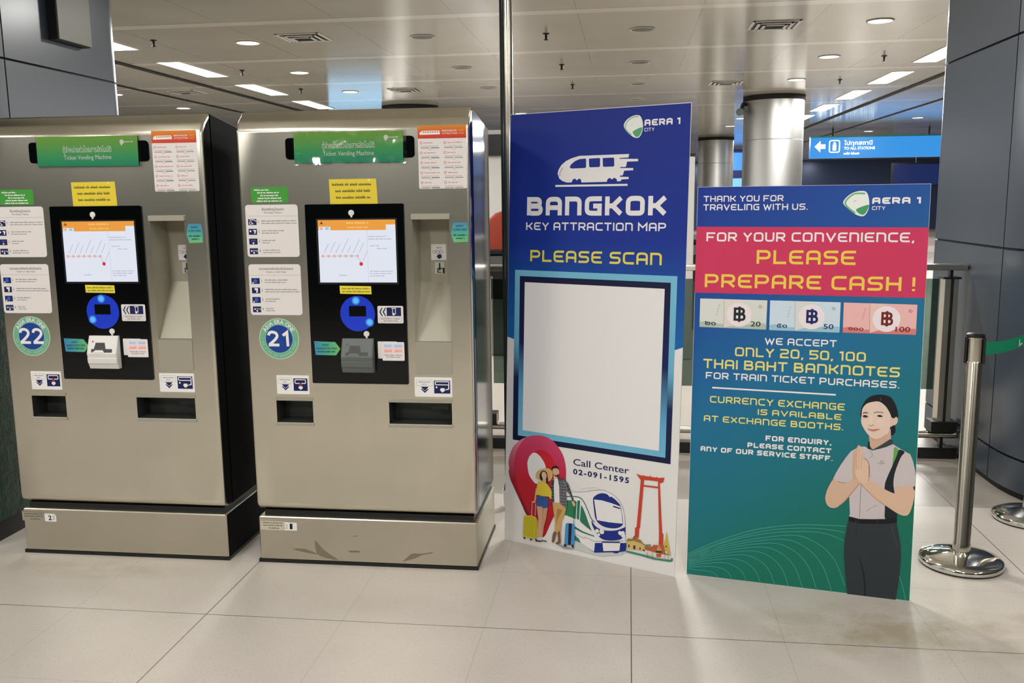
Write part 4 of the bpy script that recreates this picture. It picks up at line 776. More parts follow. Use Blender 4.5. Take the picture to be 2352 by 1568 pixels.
o = [(p[0] + 4.2, p[1] - 4.8) for p in o]
oc = ccw(o)
clad_column('column', 'slate blue clad column with a wall box, behind machine 22', oc, JZ, (-4.2, 4.8, 0),
            [idx(oc, (-3.27 + 4.2, 5.64 - 4.8)), idx(oc, (-3.27 + 4.2, 4.6 - 4.8)), idx(oc, (-4.09 + 4.2, 3.78 - 4.8)), idx(oc, (-1.0, 0.96))])
# box hung on the left column
t = thing('wall_box', 'flat olive grey box with black edge hanging on the slate column', 'box', (-3.27, 5.16, 2.42))
M_OLIVE = mat('olive_grey_panel', (96, 98, 84), 0.45)
b = MB(); b.box(0.001, 0.05, -0.165, 0.165, 0.0, 0.55, M_BLACK); b.build('casing', t)
b = MB(); b.box(0.051, 0.062, -0.155, 0.165, 0.005, 0.545, M_OLIVE); b.build('cover', t)
b = MB(); b.box(0.063, 0.066, -0.115, -0.1, 0.26, 0.5, M_CHROME); b.build('latch', t)
# round steel columns
M_COLSTEEL = steel('satin_column_steel', (186, 186, 184), 0.42, (30, 30, 1))
def round_column(x, y, r, label):
    t = thing('steel_column', label, 'column', (x, y, 0), 0, 'round steel columns')
    z = [0.0, 0.9, 1.62, 2.34, 2.93]
    for a, c in zip(z[:-1], z[1:]):
        b = MB(); b.lathe([(r - .006, a), (r, a + .006), (r, c - .006), (r - .006, c)], M_COLSTEEL, seg=64); b.build('steel_casing', t)
    b = MB(); b.lathe([(r - .03, 2.93), (r + .012, 2.93), (r + .012, CEIL - .0005)], M_SLOT, seg=64); b.build('shadow_ring', t)
round_column(2.2, 14.78, 0.45, 'wide round brushed steel column rising behind the green and blue board')
round_column(2.24, 24.7, 0.45, 'farther round brushed steel column seen right of the blue board')
round_column(-3.55, 14.95, 0.45, 'round steel column whose black top ring shows above machine 21')
# camera on the large column
t = thing('security_camera', 'small dark camera on a bracket at the steel column top', 'camera', (1.72, 14.66, 2.78))
b = MB(); b.tube((0.05, 0, 0.1), (0, -0.05, 0.1), 0.03, M_BLACK); b.tube((0, -0.05, 0.1), (-.03, -0.1, 0.02), 0.03, M_BLACK); b.build('bracket', t)
b = MB(); b.tube((0, -.02, 0.0), (-0.07, -0.2, -0.03), 0.055, M_GREYPL); b.build('housing', t)

# ------------------------------------------------------------------ hanging sign and far displays
M_SIGN = mat('lit_blue_sign', (10, 40, 90), 0.3, 0, 0.5, (52, 138, 208), 0.92)
M_SIGNW = mat('lit_sign_white', (220, 230, 235), 0.4, 0, 0.5, (226, 246, 250), 1.3)
t = thing('hanging_sign', 'lit blue hanging sign with white arrow and TO ALL STATIONS', 'sign', (4.12, 22.0, 2.33))
b = MB(); b.box(0, 3.6, 0.0, 0.16, 0, 0.46, M_SIGN); b.build('lit_case', t)
b = MB(); b.box(-0.005, 3.605, -0.006, 0.166, 0.461, 0.49, mat('teal_trim', (30, 150, 140), 0.4)); b.build('top_trim', t)
b = MB()
b.poly([(0.09, 0.26), (0.22, 0.39), (0.22, 0.31), (0.33, 0.31), (0.33, 0.21), (0.22, 0.21), (0.22, 0.13)], M_SIGNW, 0.003); b.build('arrow_symbol', t)
b = MB()
b.stroke(rr(0.42, 0.64, 0.13, 0.39, 0.04), 0.025, M_SIGNW, 0.003, True)
b.rect(0.49, 0.57, 0.17, 0.3, M_SIGNW, 0.003); b.disc((0.53, 0.325), 0.03, M_SIGNW, 0.003); b.build('lift_symbol', t)
b = MB(); font_text(b, 'ไปทุกสถานี', 0.74, 1.36, 0.29, 0.085, M_SIGNW, 0.003, 0.02); b.build('text_line', t)
b = MB(); font_text(b, 'TO ALL STATIONS', 0.74, 1.42, 0.185, 0.06, M_SIGNW, 0.003, 0.02); b.build('text_line', t)
b = MB(); greek(b, 0.74, 1.08, 0.075, 0.06, M_SIGNW, 0.003, 3); b.build('text_line', t)
for x in (0.5, 2.6):
    b = MB(); b.tube((x, 0.08, 0.46), (x, 0.08, CEIL - 2.33), 0.02, M_BLACK); b.build('hanger_rod', t)
def screen(name, label, loc, w, h, m, rz=0.0):
    t = thing(name, label, 'screen', loc, rz)
    b = MB(); b.cbox(-w / 2 - 0.05, w / 2 + 0.05, 0, 0.12, 0, h + 0.1, M_BLACK, 0.01); b.build('casing', t)
    b = MB(); b.rect(-w / 2, w / 2, 0.05, h + 0.05, m, 0.004); b.build('display', t)
    b = MB(); b.tube((0, 0.06, h + 0.1), (0, 0.06, CEIL - loc[2]), 0.03, M_BLACK); b.build('hanger_rod', t)
    return t
t = thing('display_wall', 'tall blue lit display glimpsed between the two round steel columns', 'screen', (3.75, 30.0, 0))
b = MB(); b.box(-0.95, 0.95, 0.0, 0.15, 0.0, 2.95, M_BLACK); b.build('casing', t)
b = MB(); b.rect(-0.92, 0.92, 0.3, 2.92, glow((26, 46, 120), 0.6), 0.003)
b.rect(-0.62, 0.1, 2.3, 2.85, glow((70, 150, 240), 1.0), 0.005); b.rect(-0.62, -0.1, 1.75, 2.05, glow((130, 200, 230), 1.0), 0.005); b.rect(-0.3, 0.1, 1.0, 1.5, glow((50, 90, 190), 0.8), 0.005)
b.build('display', t)
M_BLUEDISP = glow((50, 120, 235), 2.2)
screen('display_screen', 'large blue lit screen hanging far behind machine 21', (-5.5, 19.0, 1.9), 1.5, 0.7, glow((150, 200, 235), 1.2))
screen('display_screen', 'black framed blue screen in front of the dark back wall', (9.7, 33.0, 1.75), 1.5, 0.7, glow((30, 50, 110), 0.5))
# white wall piece with a black screen, seen in the slit left of the steel pole
t = thing('white_pillar', 'white square pillar with black screen seen beside the steel pole', 'pillar', (-1.43, 10.2, 0))
b = MB(); b.cbox(-0.2, 0.2, 0, 0.4, 0, 2.25, M_WHITEWALL, 0.01); b.build('shaft', t)
b = MB(); b.box(-0.16, 0.16, -0.05, -0.002, 1.97, 2.2, M_BLACK); b.build('black_screen', t)
t = thing('white_pillar', 'white square pillar seen in the slit between the two boards', 'pillar', (0.52, 8.5, 0))
b = MB(); b.cbox(-0.07, 0.07, 0, 0.14, 0, 1.86, M_WHITEWALL, 0.01); b.build('shaft', t)
b = MB(); b.box(-0.075, 0.075, -0.005, 0.145, 1.861, 1.885, M_BLACK); b.build('black_cap', t)
# fare gates beyond the railing
M_GATE = steel('gate_steel', (150, 152, 150), 0.3)
def fare_gate(x, y, label):
    t = thing('fare_gate', label, 'ticket gate', (x, y, 0), 0, 'fare gates beyond the railing')
    b = MB(); b.cbox(-0.14, 0.14, 0, 1.5, 0, 0.98, M_GATE, 0.02); b.build('housing', t)
    b = MB(); b.cbox(-0.15, 0.15, -0.02, 1.52, 0.981, 1.02, M_BLACK, 0.01); b.build('top_panel', t)
    b = MB(); b.rect(-0.1, 0.1, 0.55, 0.85, M_BLACK, 0.003); b.build('front_panel', t)
fare_gate(-1.22, 8.6, 'grey steel fare gate seen in the slit beside the steel pole')
fare_gate(0.76, 10.5, 'grey steel fare gate seen between the two boards')
# red thing in the slit beside the pole
t = MB(); t.loft([[(-0.14 + 0.02 * k, 0.0, 0), (0.14, 0.0, 0), (0.14, 0.25, 0), (-0.14 + 0.02 * k, 0.25, 0)] if False else
                  [(x, y, z) for x, y in rr(-0.17 + d, 0.17, 0.0, 0.3, 0.05)] for z, d in ((0, 0), (0.2, 0.0), (0.28, 0.03), (0.34, 0.1), (0.36, 0.16))], mat('red_fabric', (140, 44, 24), 0.7), True, True)
tag(t.build('red_bag', None, (-0.98, 8.25 + 0.42, 1.021)), 'orange red bag on the fare gate beside the steel pole', 'bag').location = (-1.205, 8.7, 1.0205)

# ------------------------------------------------------------------ railing behind the boards
t = thing('steel_railing', 'steel and glass railing with flat top rail running behind both boards', 'railing', (0.3, 5.35, 0))
RX0, RX1 = -1.9, 1.565
b = MB(); b.cbox(RX0, RX1, -0.05, 0.05, 1.08, 1.112, M_POLE, 0.006); b.build('top_rail', t)
b = MB(); b.tube((RX0, 0, 0.135), (RX1, 0, 0.135), 0.022, M_POLE); b.build('lower_tube', t)
b = MB(); b.box(RX0, RX1, -0.035, 0.035, 0.0, 0.065, M_BLACK); b.build('kick_channel', t)
for x in (1.486, 0.15, -1.15):
    b = MB()
    b.box(x - 0.038, x - 0.008, -0.04, 0.04, 0.16, 1.03, M_POLE); b.box(x + 0.008, x + 0.034, -0.04, 0.04, 0.16, 1.03, M_POLE)
    b.box(x - 0.0079, x + 0.0079, -0.02, 0.02, 0.066, 1.079, M_BLACK); b.box(x - 0.05, x + 0.045, -0.045, 0.045, 1.031, 1.042, M_BLACK)
    b.box(x - 0.07, x + 0.07, -0.05, 0.05, 0.159, 0.22, M_BLACK)
    b.build('post', t)
for x0, x1 in ((-1.85, -1.2), (-1.1, 0.1), (0.2, 1.43)):
    b = MB(); b.box(x0, x1, -0.005, 0.005, 0.4, 1.03, M_GLASS); b.build('glass_panel', t)
# steel pole between machine 21 and the blue board
t = thing('steel_pole', 'tall polished steel pole rising between machine 21 and the blue board', 'pole', (-0.553, 4.27, 0))
b = MB(); b.lathe([(0.023, 0.05), (0.023, CEIL - 0.01)], M_POLE, seg=24); b.build('tube', t)
b = MB(); b.lathe([(0.05, 0.0), (0.05, 0.09), (0.04, 0.12), (0.026, 0.13), (0.0235, 0.15)], M_CHROME, seg=24); b.build('base_shoe', t)
b = MB(); b.box(-0.035, -0.0235, -0.012, 0.012, 0.16, 2.99, mat('dark_glass_edge', (28, 40, 36), 0.2)); b.build('glass_channel', t)

# ------------------------------------------------------------------ rope barrier posts
M_BELT = mat('green_belt', (26, 142, 104), 0.7, 0, 0.2)
def stanchion(x, y, label, belt_to=None):
    t = thing('stanchion', label, 'barrier post', (x, y, 0), 0, 'belt barrier posts')
    b = MB(); b.lathe([(0.15, 0.0), (0.158, 0.002), (0.158, 0.006)], M_BLACK, seg=64); b.build('floor_ring', t)
    b = MB(); b.lathe([(0.158, 0.0062), (0.161, 0.01), (0.161, 0.022), (0.155, 0.03), (0.12, 0.041), (0.08, 0.05), (0.05, 0.056), (0.032, 0.058)], M_CHROME, seg=64); b.build('base', t)
    b = MB(); b.lathe([(0.034, 0.056), (0.034, 0.09), (0.0315, 0.094), (0.0315, 0.84), (0.029, 0.845)], M_POLE, seg=40); b.build('tube', t)
    b = MB()
    b.lathe([(0.029, 0.8445), (0.029, 0.93), (0.031, 0.932), (0.031, 0.94), (0.026, 0.945)], M_POLE, seg=40)
    b.build('head', t)
    for a in (R(342), R(158), R(70)):
        m = Matrix.Rotation(a, 3, 'Z')
        b = MB(); b.box(0.027, 0.037, -0.017, 0.017, 0.836, 0.94, M_BLACK)
        b.v = [tuple(m @ Vector(q)) for q in b.v]
        b.build('belt_slot', t)
    b = MB(); b.lathe([(0.034, 0.9405), (0.034, 0.95), (0.028, 0.955)], M_BLACK, seg=32); b.build('cap', t)
    if belt_to:
        b = MB()
        d = Vector((belt_to[0] - x, belt_to[1] - y)); L = d.length; u = d / L; nn = Vector((-u.y, u.x))
        s = 0.038; e = L - 0.04; K = 12
        for sd in (1, -1):
            rings = []
            for i in range(K + 1):
                f = s + (e - s) * i / K; sag = -0.02 * math.sin(PI * i / K)
                p = u * f + nn * 0.0012 * sd
                rings.append([(p.x, p.y, 0.862 + sag), (p.x, p.y, 0.912 + sag)] if sd == 1 else [(p.x, p.y, 0.912 + sag), (p.x, p.y, 0.862 + sag)])
            b.loft(rings, M_BELT, False, False, False)
        bo = b.build('belt', t); bo['label'] = 'green belt'
        b = MB(); f = L * 0.62; sag = -0.02
        q = [(f - 0.02, -0.016), (f + 0.02, -0.010), (f + 0.02, -0.004), (f - 0.008, -0.006), (f - 0.008, 0.012), (f - 0.02, 0.014)]
        w = M_WHITEPL
        b.face([(u.x * a - nn.x * 0.003, u.y * a - nn.y * 0.003, 0.887 + sag + c) for a, c in q], w)
        b.build('belt_mark', t)
    return t
stanchion(1.362, 3.752, 'chrome barrier post with green belt standing beside the green and blue board', (1.86, 4.32))
stanchion(1.86, 4.32, 'chrome barrier post against the large slate column')

# ------------------------------------------------------------------ green wrapped bundle left of machine 22
M_WRAP = mat('green_wrap', (10, 60, 40), 0.16, 0, 0.6)
_ns, _L, _b = nodes(M_WRAP)
_tc = N(M_WRAP, 'ShaderNodeTexCoord')
_n1 = noise(M_WRAP, _tc.outputs['Object'], 9, 6, 0.7)
_bp = N(M_WRAP, 'ShaderNodeBump'); _bp.inputs['Strength'].default_value = 0.9; _bp.inputs['Distance'].default_value = 0.03
_L.new(_n1, _bp.inputs['Height']); _L.new(_bp.outputs[0], _b.inputs['Normal'])
t = thing('wrapped_bundle', 'green plastic wrapped bundle on a black base left of machine 22', 'bundle', (-3.05, 3.85, 0))
b = MB(); b.box(-0.28, 0.25, -0.32, 0.24, 0, 0.09, M_BLACK); b.build('base', t)
b = MB()
rings = []
rnd = random.Random(4)
for i in range(13):
    z = 0.091 + 0.9 * i / 12
    ring = []
    base = rr(-0.28, 0.26, -0.32, 0.26, 0.05, 4)
    for x, y in base:
        k = 1 + rnd.uniform(-0.02, 0.015)
        ring.append((x * k, y * k, z))
    rings.append(ring)
b.loft(rings, M_WRAP, True, True); b.build('wrap', t, angle=60)

# ------------------------------------------------------------------ boards
def board(name, label, p0, p1, lean, W, H, face_mat, art, leg_d):
    d = Vector((p1[0] - p0[0], p1[1] - p0[1]))
    rz = math.atan2(d.y, d.x)
    t = thing(name, label, 'sign board', (p0[0], p0[1], 0.0005))
    t.rotation_mode = 'XYZ'
    t.matrix_world = Matrix.Translation((p0[0], p0[1], 0.0005)) @ Matrix.Rotation(rz, 4, 'Z') @ Matrix.Rotation(-lean, 4, 'X')
    b = MB()
    b.plate([(0, 0), (W, 0), (W, H), (0, H)], M_FOAM, -0.006, 0.0)
    b.build('panel', t)
    if face_mat:
        b = MB(); b.rect(0.001, W - 0.001, 0.001, H - 0.001, face_mat, 0.0003); b.build('printed_field', t)
    draw_art(t, art, 0.0004)
    # folding strut behind the board
    b = MB()
    zt = H * 0.62; L = zt
    a = math.asin(max(-1, min(1, leg_d)))
    fy = zt * math.sin(lean) * 0 + leg_d
    zf = fy * math.tan(lean)
    b.mesh([(W * .4, 0.0065, zt), (W * .6, 0.0065, zt), (W * .62, fy, zf), (W * .38, fy, zf), (W * .4, 0.0125, zt), (W * .6, 0.0125, zt), (W * .62, fy + 0.006, zf), (W * .38, fy + 0.006, zf)],
           [(0, 1, 2, 3), (7, 6, 5, 4), (0, 4, 5, 1), (1, 5, 6, 2), (2, 6, 7, 3), (3, 7, 4, 0)], M_FOAM)
    b.build('strut', t)
    return t
board('information_board', 'tall blue and white board headed BANGKOK KEY ATTRACTION MAP', (-0.537, 3.838), (0.205, 3.497), 0.05, 0.803, 1.852, None, ART_ONE, 0.22)
board('information_board', 'green and blue board asking PLEASE PREPARE CASH, beside the barrier post', (0.243, 3.535), (1.051, 3.366), 0.07, 0.826, 1.539, MATS['gradTwo'], ART_TWO, 0.22)

# ------------------------------------------------------------------ ticket vending machines
GREYINK = ink((138, 136, 138)); NAVY = ink((20, 28, 84)); PAPER = ink((222, 217, 215)); DKINK = ink((60, 60, 66)); YNOTE = ink((222, 200, 60)); WHITE = ink((232, 230, 228))
def seal(b, p, m, th=0.0008):
    b.plate(p, m, 0.0001, th)
def chevrons(b, cx, z, s, o, down=True):
    for k in range(2):
        if down:
            zz = z - k * s * 0.55
            b.poly([(cx - s, zz), (cx + s, zz), (cx, zz - s)] if k == 0 else [(cx - s, zz), (cx - s * .62, zz), (cx, zz - s * .55), (cx + s * .62, zz), (cx + s, zz), (cx, zz - s)], NAVY, o)
        else:
            xx = cx + k * s * 0.75
            b.poly([(xx, z), (xx + s * .6, z + s), (xx + s * .75, z + s * .85), (xx + s * .32, z), (xx + s * .75, z - s * .85), (xx + s * .6, z - s)], NAVY, o)
def pictogram(b, x0, x1, z0, z1, kind, o):
    w = x1 - x0; h = z1 - z0
    b.rect(x0, x1, z0, z1, NAVY, o); o += 0.0001
    P = lambda a, c: (x0 + a * w, z0 + c * h)
    if kind == 0:
        b.stroke([P(.15, .85), P(.75, .85), P(.95, .6)], h * .12, WHITE, o); b.stroke([P(.3 + .16 * math.cos(i), .35 + .22 * math.sin(i)) for i in (0, .8, 1.6, 2.4, 3.1, 3.9, 4.7, 5.5)], h * .09, WHITE, o, True); b.disc(P(.55, .22), h * .1, WHITE, o)
    elif kind == 1:
        b.disc(P(.22, .6), h * .16, WHITE, o); b.poly([P(.5, .8), P(.9, .8), P(.8, .2), P(.65, .2), P(.7, .5)], WHITE, o)
    elif kind == 2:
        b.disc(P(.5, .25), h * .15, WHITE, o); b.stroke([P(.2, .68), P(.8, .68)], h * .06, ink((120, 130, 180)), o)
    elif kind == 3:
        b.disc(P(.25, .55), h * .14, WHITE, o); b.disc(P(.52, .25), h * .15, WHITE, o); b.stroke([P(.4, .6), P(.9, .6), P(.9, .35)], h * .08, WHITE, o)
    elif kind == 4:
        b.disc(P(.48, .5), h * .34, ink((40, 96, 190)), o); b.disc(P(.18, .18), h * .13, WHITE, o + 0.0001)
    elif kind == 5:
        b.poly([P(.3, .9), P(.75, .9), P(.7, .15), P(.5, .1), P(.55, .5), P(.35, .6)], WHITE, o)
    elif kind == 6:      # refund slot with a falling coin
        b.stroke(rr(x0 + .12 * w, x0 + .86 * w, z0 + .6 * h, z0 + .9 * h, h * .06), h * .07, WHITE, o, True)
        b.disc(P(.5, .52), h * .12, ink((150, 50, 44)), o + 0.0001); b.poly([P(.5, .08), P(.34, .22), P(.38, .38), P(.62, .38), P(.66, .22)], WHITE, o + 0.0001)
    elif kind == 7:      # hand under a ticket slot
        b.stroke(rr(x0 + .08 * w, x0 + .92 * w, z0 + .68 * h, z0 + .92 * h, h * .06), h * .07, WHITE, o, True)
        b.disc(P(.15, .48), h * .07, WHITE, o); b.poly([P(.5, .08), P(.36, .26), P(.42, .42), P(.64, .42), P(.68, .22)], WHITE, o); b.stroke([P(.9, .68), P(.9, .35), P(.72, .3)], h * .08, WHITE, o)
    elif kind == 8:
        b.stroke([P(.34, .9), P(.66, .9)], h * .09, WHITE, o); b.stroke([P(.42, .9), P(.42, .3)], h * .07, WHITE, o); b.stroke([P(.62, .9), P(.62, .2)], h * .07, WHITE, o); b.disc(P(.48, .22), h * .15, WHITE, o)

def ticket_machine(loc, label, number, du, dz, white_reader, leds, black_side):
    W = 0.93
    t = thing('ticket_vending_machine', label, 'ticket machine', loc, 0, 'steel ticket vending machines')
    random.seed(int(number))
    side = M_BLACKSIDE if black_side else M_SIDE
    # plinth and shadow gap
    b = MB(); b.cbox(0.006, W + 0.002, 0.0, 0.49, 0.014, 0.2, M_PLINTH, 0.004)
    for k, f in enumerate(b.f):
        pass
    po = b.build('plinth', t)
    if black_side:
        b2 = MB(); b2.box(W + 0.0021, W + 0.004, 0.006, 0.489, 0.014, 0.199, M_BLACKSIDE); b2.build('plinth_side', t)
    b = MB(); b.box(0.0, W + 0.006, -0.003, 0.494, 0.0, 0.0138, M_BLACK); b.build('foot_strip', t)
    b = MB(); b.box(0.03, W - 0.012, 0.015, 0.485, 0.2002, 0.2255, M_BLACK); b.build('shadow_gap', t)
    # cabinet behind the door
    b = MB()
    prof = [(0.072, 0.226), (0.488, 0.226), (0.488, 1.79), (0.48, 1.80), (0.074, 1.852)]
    c = 0.006
    rings = []
    for x, s in ((0.0, c), (c, 0), (W - c, 0), (W, c)):
        rings.append([(x, y + (s if y < 0.2 else -s), z + (s if z < 0.5 else -s)) for y, z in prof])
    n = len(prof); v = [p for r in rings for p in r]; f = []
    for a in range(3):
        for k in range(n - 1):                     # open at the front, behind the door
            f.append((a * n + k, (a + 1) * n + k, (a + 1) * n + k + 1, a * n + k + 1))
    b.mesh(v, f, side)
    b.face(rings[0], side); b.face(list(reversed(rings[-1])), side)
    b.build('cabinet', t)
    # door: curved sheet with openings
    b = MB()
    rt, rb = 0.075, 0.032
    pro = []                                            # from back-bottom round the front to back-top
    pro.append((0.07, 0.228))
    for k in range(6):
        a = R(-90 - 90 * k / 5 + 0)
        pro.append((rb + rb * math.cos(a), 0.228 + rb + rb * math.sin(a)))
    zf0 = 0.228 + rb; zf1 = 1.766
    pro += [(0.0, 1.766), (0.0006, 1.772), (0.0025, 1.7775), (0.006, 1.784), (0.0165, 1.801), (0.0205, 1.8075), (0.0255, 1.813), (0.031, 1.8175), (0.055, 1.837), (0.061, 1.843), (0.066, 1.849), (0.07, 1.851)]
    # openings in the flat front
    G = lambda a: a + du
    H = lambda a: a + dz
    holes = [(G(0.699), G(0.845), H(0.945), H(1.424)), (G(0.111), G(0.265), H(0.606), H(0.697)), (G(0.583), G(0.840), H(0.609), H(0.697))]
    ch = 0.012
    us = sorted(set([ch, W - ch] + [h[0] for h in holes] + [h[1] for h in holes]))
    zs = sorted(set([zf0, zf1] + [h[2] for h in holes] + [h[3] for h in holes]))
    for i in range(len(us) - 1):
        for j in range(len(zs) - 1):
            mx = (us[i] + us[i + 1]) / 2; mz = (zs[j] + zs[j + 1]) / 2
            if any(h[0] < mx < h[1] and h[2] < mz < h[3] for h in holes):
                continue
            b.face([(us[i], 0, zs[j]), (us[i + 1], 0, zs[j]), (us[i + 1], 0, zs[j + 1]), (us[i], 0, zs[j + 1])], M_FRONT)
    lowp = pro[:7]; highp = pro[7:]
    for part in (lowp, highp):
        rings = [[(ch, y, z) for y, z in part], [(W - ch, y, z) for y, z in part]]
        v = rings[0] + rings[1]; n = len(part)
        b.mesh(v, [(k, n + k, n + k + 1, k + 1) for k in range(n - 1)], M_FRONT, True)
    for sgn in (0, 1):
        steps = [(ch, 0.0), (ch * .55, ch * .12), (ch * .2, ch * .45), (0.0, ch)]
        rings = []
        for ux, sh in steps:
            x = ux if sgn == 0 else W - ux
            q = []
            for y, z in pro:
                yy = min(0.07, y + sh)
                zz = z + (sh * .5 if z < 0.3 else (-sh * .5 if z > 1.8 else 0))
                q.append((x, yy, zz))
            rings.append(q)
        if sgn == 1:
            rings = [list(reversed(r)) for r in rings]
        n = len(pro)
        v = [p for r in rings for p in r]; f = []
        for a in range(3):
            for k in range(n - 1):
                f.append((a * n + k, a * n + k + 1, (a + 1) * n + k + 1, (a + 1) * n + k))
        b.mesh(v, f, M_FRONT, True)
        b.face(rings[-1] if sgn == 1 else rings[-1], side)
    b.build('door', t, angle=30)
    def add(name, mb, label=None, parent=t):
        for i, p in enumerate(mb.v):
            mb.v[i] = (p[0] + du, p[1], p[2] + dz)
        o = mb.build(name, parent)
        if label:
            o['label'] = label
        return o
    # display window with the paper sign taped over it
    b = MB(); b.plate(rr(0.203, 0.717, 1.660, 1.742, 0.014), M_BLACKGLASS, 0.0002, 0.0035); add('display_window', b, 'black display window')
    b = MB(); seal(b, [(0.238, 1.646), (0.672, 1.643), (0.674, 1.761), (0.239, 1.764)], MATS['gradSign'], 0.0012)
    b.v = [(x, y - 0.0036, z) for x, y, z in b.v]
    font_text(b, 'ตู้จำหน่ายตั๋วโดยสารอัตโนมัติ', 0.352, 0.560, 1.700, 0.022, WHITE, 0.0052, 0.004)
    font_text(b, 'Ticket Vending Machine', 0.354, 0.558, 1.672, 0.017, WHITE, 0.0052)
    b.disc((0.607, 1.738), 0.009, WHITE, 0.0052); b.poly([(0.598, 1.737), (0.605, 1.722), (0.612, 1.733)], WHITE, 0.00525); greek(b, 0.617, 0.655, 1.736, 0.006, WHITE, 0.0052, 5)
    so = add('paper_sign', b, 'green paper sign reading Ticket Vending Machine')
    b = MB()
    NX, NZ = 22, 6; rnd = random.Random(int(number) * 7)
    amp = 0.011 if number == '21' else 0.003
    gv = [[(0.236 + 0.452 * i / NX, -0.0066 - rnd.random() * amp, 1.637 + 0.130 * j / NZ + 0.002 * rnd.random()) for i in range(NX + 1)] for j in range(NZ + 1)]
    v = [p for r in gv for p in r]
    b.mesh(v, [(j * (NX + 1) + i, j * (NX + 1) + i + 1, (j + 1) * (NX + 1) + i + 1, (j + 1) * (NX + 1) + i) for j in range(NZ) for i in range(NX)], M_FILM, True)
    for i, p in enumerate(b.v):
        b.v[i] = (p[0] + du, p[1], p[2] + dz)
    b.build('clear_film', so, angle=80)
    # red and white map sticker
    b = MB(); seal(b, rr(0.731, 0.919, 1.541, 1.778, 0.006), PAPER)
    b.rect(0.731, 0.919, 1.730, 1.778, MATS['gradMap'], 0.0010)
    b.poly([(0.737, 1.748), (0.741, 1.755), (0.75, 1.759), (0.815, 1.759), (0.818, 1.745), (0.74, 1.744)], WHITE, 0.0012)
    for k in range(7):
        b.rect(0.751 + 0.009 * k, 0.757 + 0.009 * k, 1.752, 1.756, ink((190, 90, 70)), 0.0013)
    font_text(b, 'BANGKOK', 0.826, 0.884, 1.755, 0.0065, WHITE, 0.0012, 0.006); font_text(b, 'ATTRACTION', 0.826, 0.884, 1.745, 0.0062, WHITE, 0.0012)
    font_text(b, 'KEY', 0.890, 0.911, 1.755, 0.0065, ink((226, 170, 70)), 0.0012); font_text(b, 'MAP', 0.890, 0.911, 1.745, 0.0062, ink((226, 170, 70)), 0.0012)
    for r in range(5):
        for c2 in range(2):
            x = 0.739 + c2 * 0.092; z = 1.714 - r * 0.0375
            b.stroke([(x + 0.004 + 0.0042 * math.cos(a), z + 0.0045 * math.sin(a)) for a in (0, .8, 1.6, 2.4, 3.1, 3.9, 4.7, 5.5)], 0.0016, ink((196, 90, 100)), 0.0011, True)
            greek(b, x + 0.014, x + rnd.uniform(0.04, 0.075), z - 0.002, 0.005, ink((206, 140, 146)), 0.0011, r * 3 + c2)
            greek(b, x + 0.002, x + 0.07, z - 0.014, 0.003, ink((170, 160, 160)), 0.0011, r * 5 + c2)
            b.stroke([(x + 0.002, z - 0.019), (x + 0.036, z - 0.019)], 0.0022, ink((120, 112, 112)), 0.0011)
            b.stroke([(x + 0.042, z - 0.019), (x + 0.074, z - 0.019)], 0.0026, ink((70, 74, 110) if c2 == 0 else (130, 130, 120)), 0.0011)
            greek(b, x + 0.034, x + 0.044, z - 0.026, 0.003, ink((170, 160, 160)), 0.0011, r)
    add('map_sticker', b, 'white sticker with red and orange heading')
    # yellow note
    b = MB(); seal(b, [(0.374, 1.484), (0.565, 1.485), (0.561, 1.583), (0.372, 1.582)], YNOTE)
    for k, (a, c2) in enumerate(((0.384, 0.548), (0.396, 0.536), (0.398, 0.536))):
        greek(b, a, c2, 1.557 - 0.025 * k, 0.0115, ink((120, 112, 40)), 0.0011, 20 + k)
    b.disc((0.534, 1.577), 0.003, WHITE, 0.0011)
    add('yellow_notice', b, 'yellow notice with three lines of text')
    # green sticker
    b = MB(); seal(b, rr(0.052, 0.203, 1.494, 1.556, 0.008), ink((64, 150, 56)))
    for k, (a, c2) in enumerate(((0.064, 0.128), (0.078, 0.166), (0.09, 0.164), (0.078, 0.176), (0.074, 0.18))):
        greek(b, a, c2, 1.542 - 0.0108 * k, 0.0068, WHITE, 0.0011, 30 + k)
    add('green_sticker', b, 'small green sticker')
    # instruction cards
    def card(x0, x1, z0, z1, th, en, kinds, lens, seed):
        b = MB(); seal(b, rr(x0, x1, z0, z1, 0.012), PAPER, 0.001)
        w = x1 - x0; h = z1 - z0
        font_text(b, th, x0 + w * (.32 if seed == 1 else .2), x0 + w * (.74 if seed == 1 else .86), z1 - h * .11, h * .045, DKINK, 0.0012, 0.005)
        font_text(b, en, x0 + w * (.36 if seed == 1 else .34), x0 + w * (.7 if seed == 1 else .72), z1 - h * .165, h * .032, DKINK, 0.0012)
        b.rect(x0 + w * .01, x1 - w * .01, z1 - h * .217, z1 - h * .213, GREYINK, 0.0012)
        for k in range(4):
            zc = z1 - h * (.33 + .187 * k)
            pictogram(b, x0 + w * .045, x0 + w * .205, zc - h * .055, zc + h * .06, kinds[k], 0.0012)
            font_text(b, '%d.' % (k + 1), x0 + w * .235, x0 + w * .262, zc - h * .012, h * .05, DKINK, 0.0012, 0.01)
            greek(b, x0 + w * .30, x0 + w * lens[k][0], zc + h * .012, h * .026, GREYINK, 0.0012, seed * 40 + k)
            greek(b, x0 + w * .30, x0 + w * lens[k][1], zc - h * .032, h * .024, GREYINK, 0.0012, seed * 50 + k)
        add('instruction_card', b, 'white instruction card headed ' + en)
    card(0.024, 0.240, 1.281, 1.487, 'ซื้อเหรียญโดยสาร', 'Purchase Tokens', (0, 1, 2, 3), ((.97, .97), (.72, .62), (.55, .45), (.62, .64)), 1)
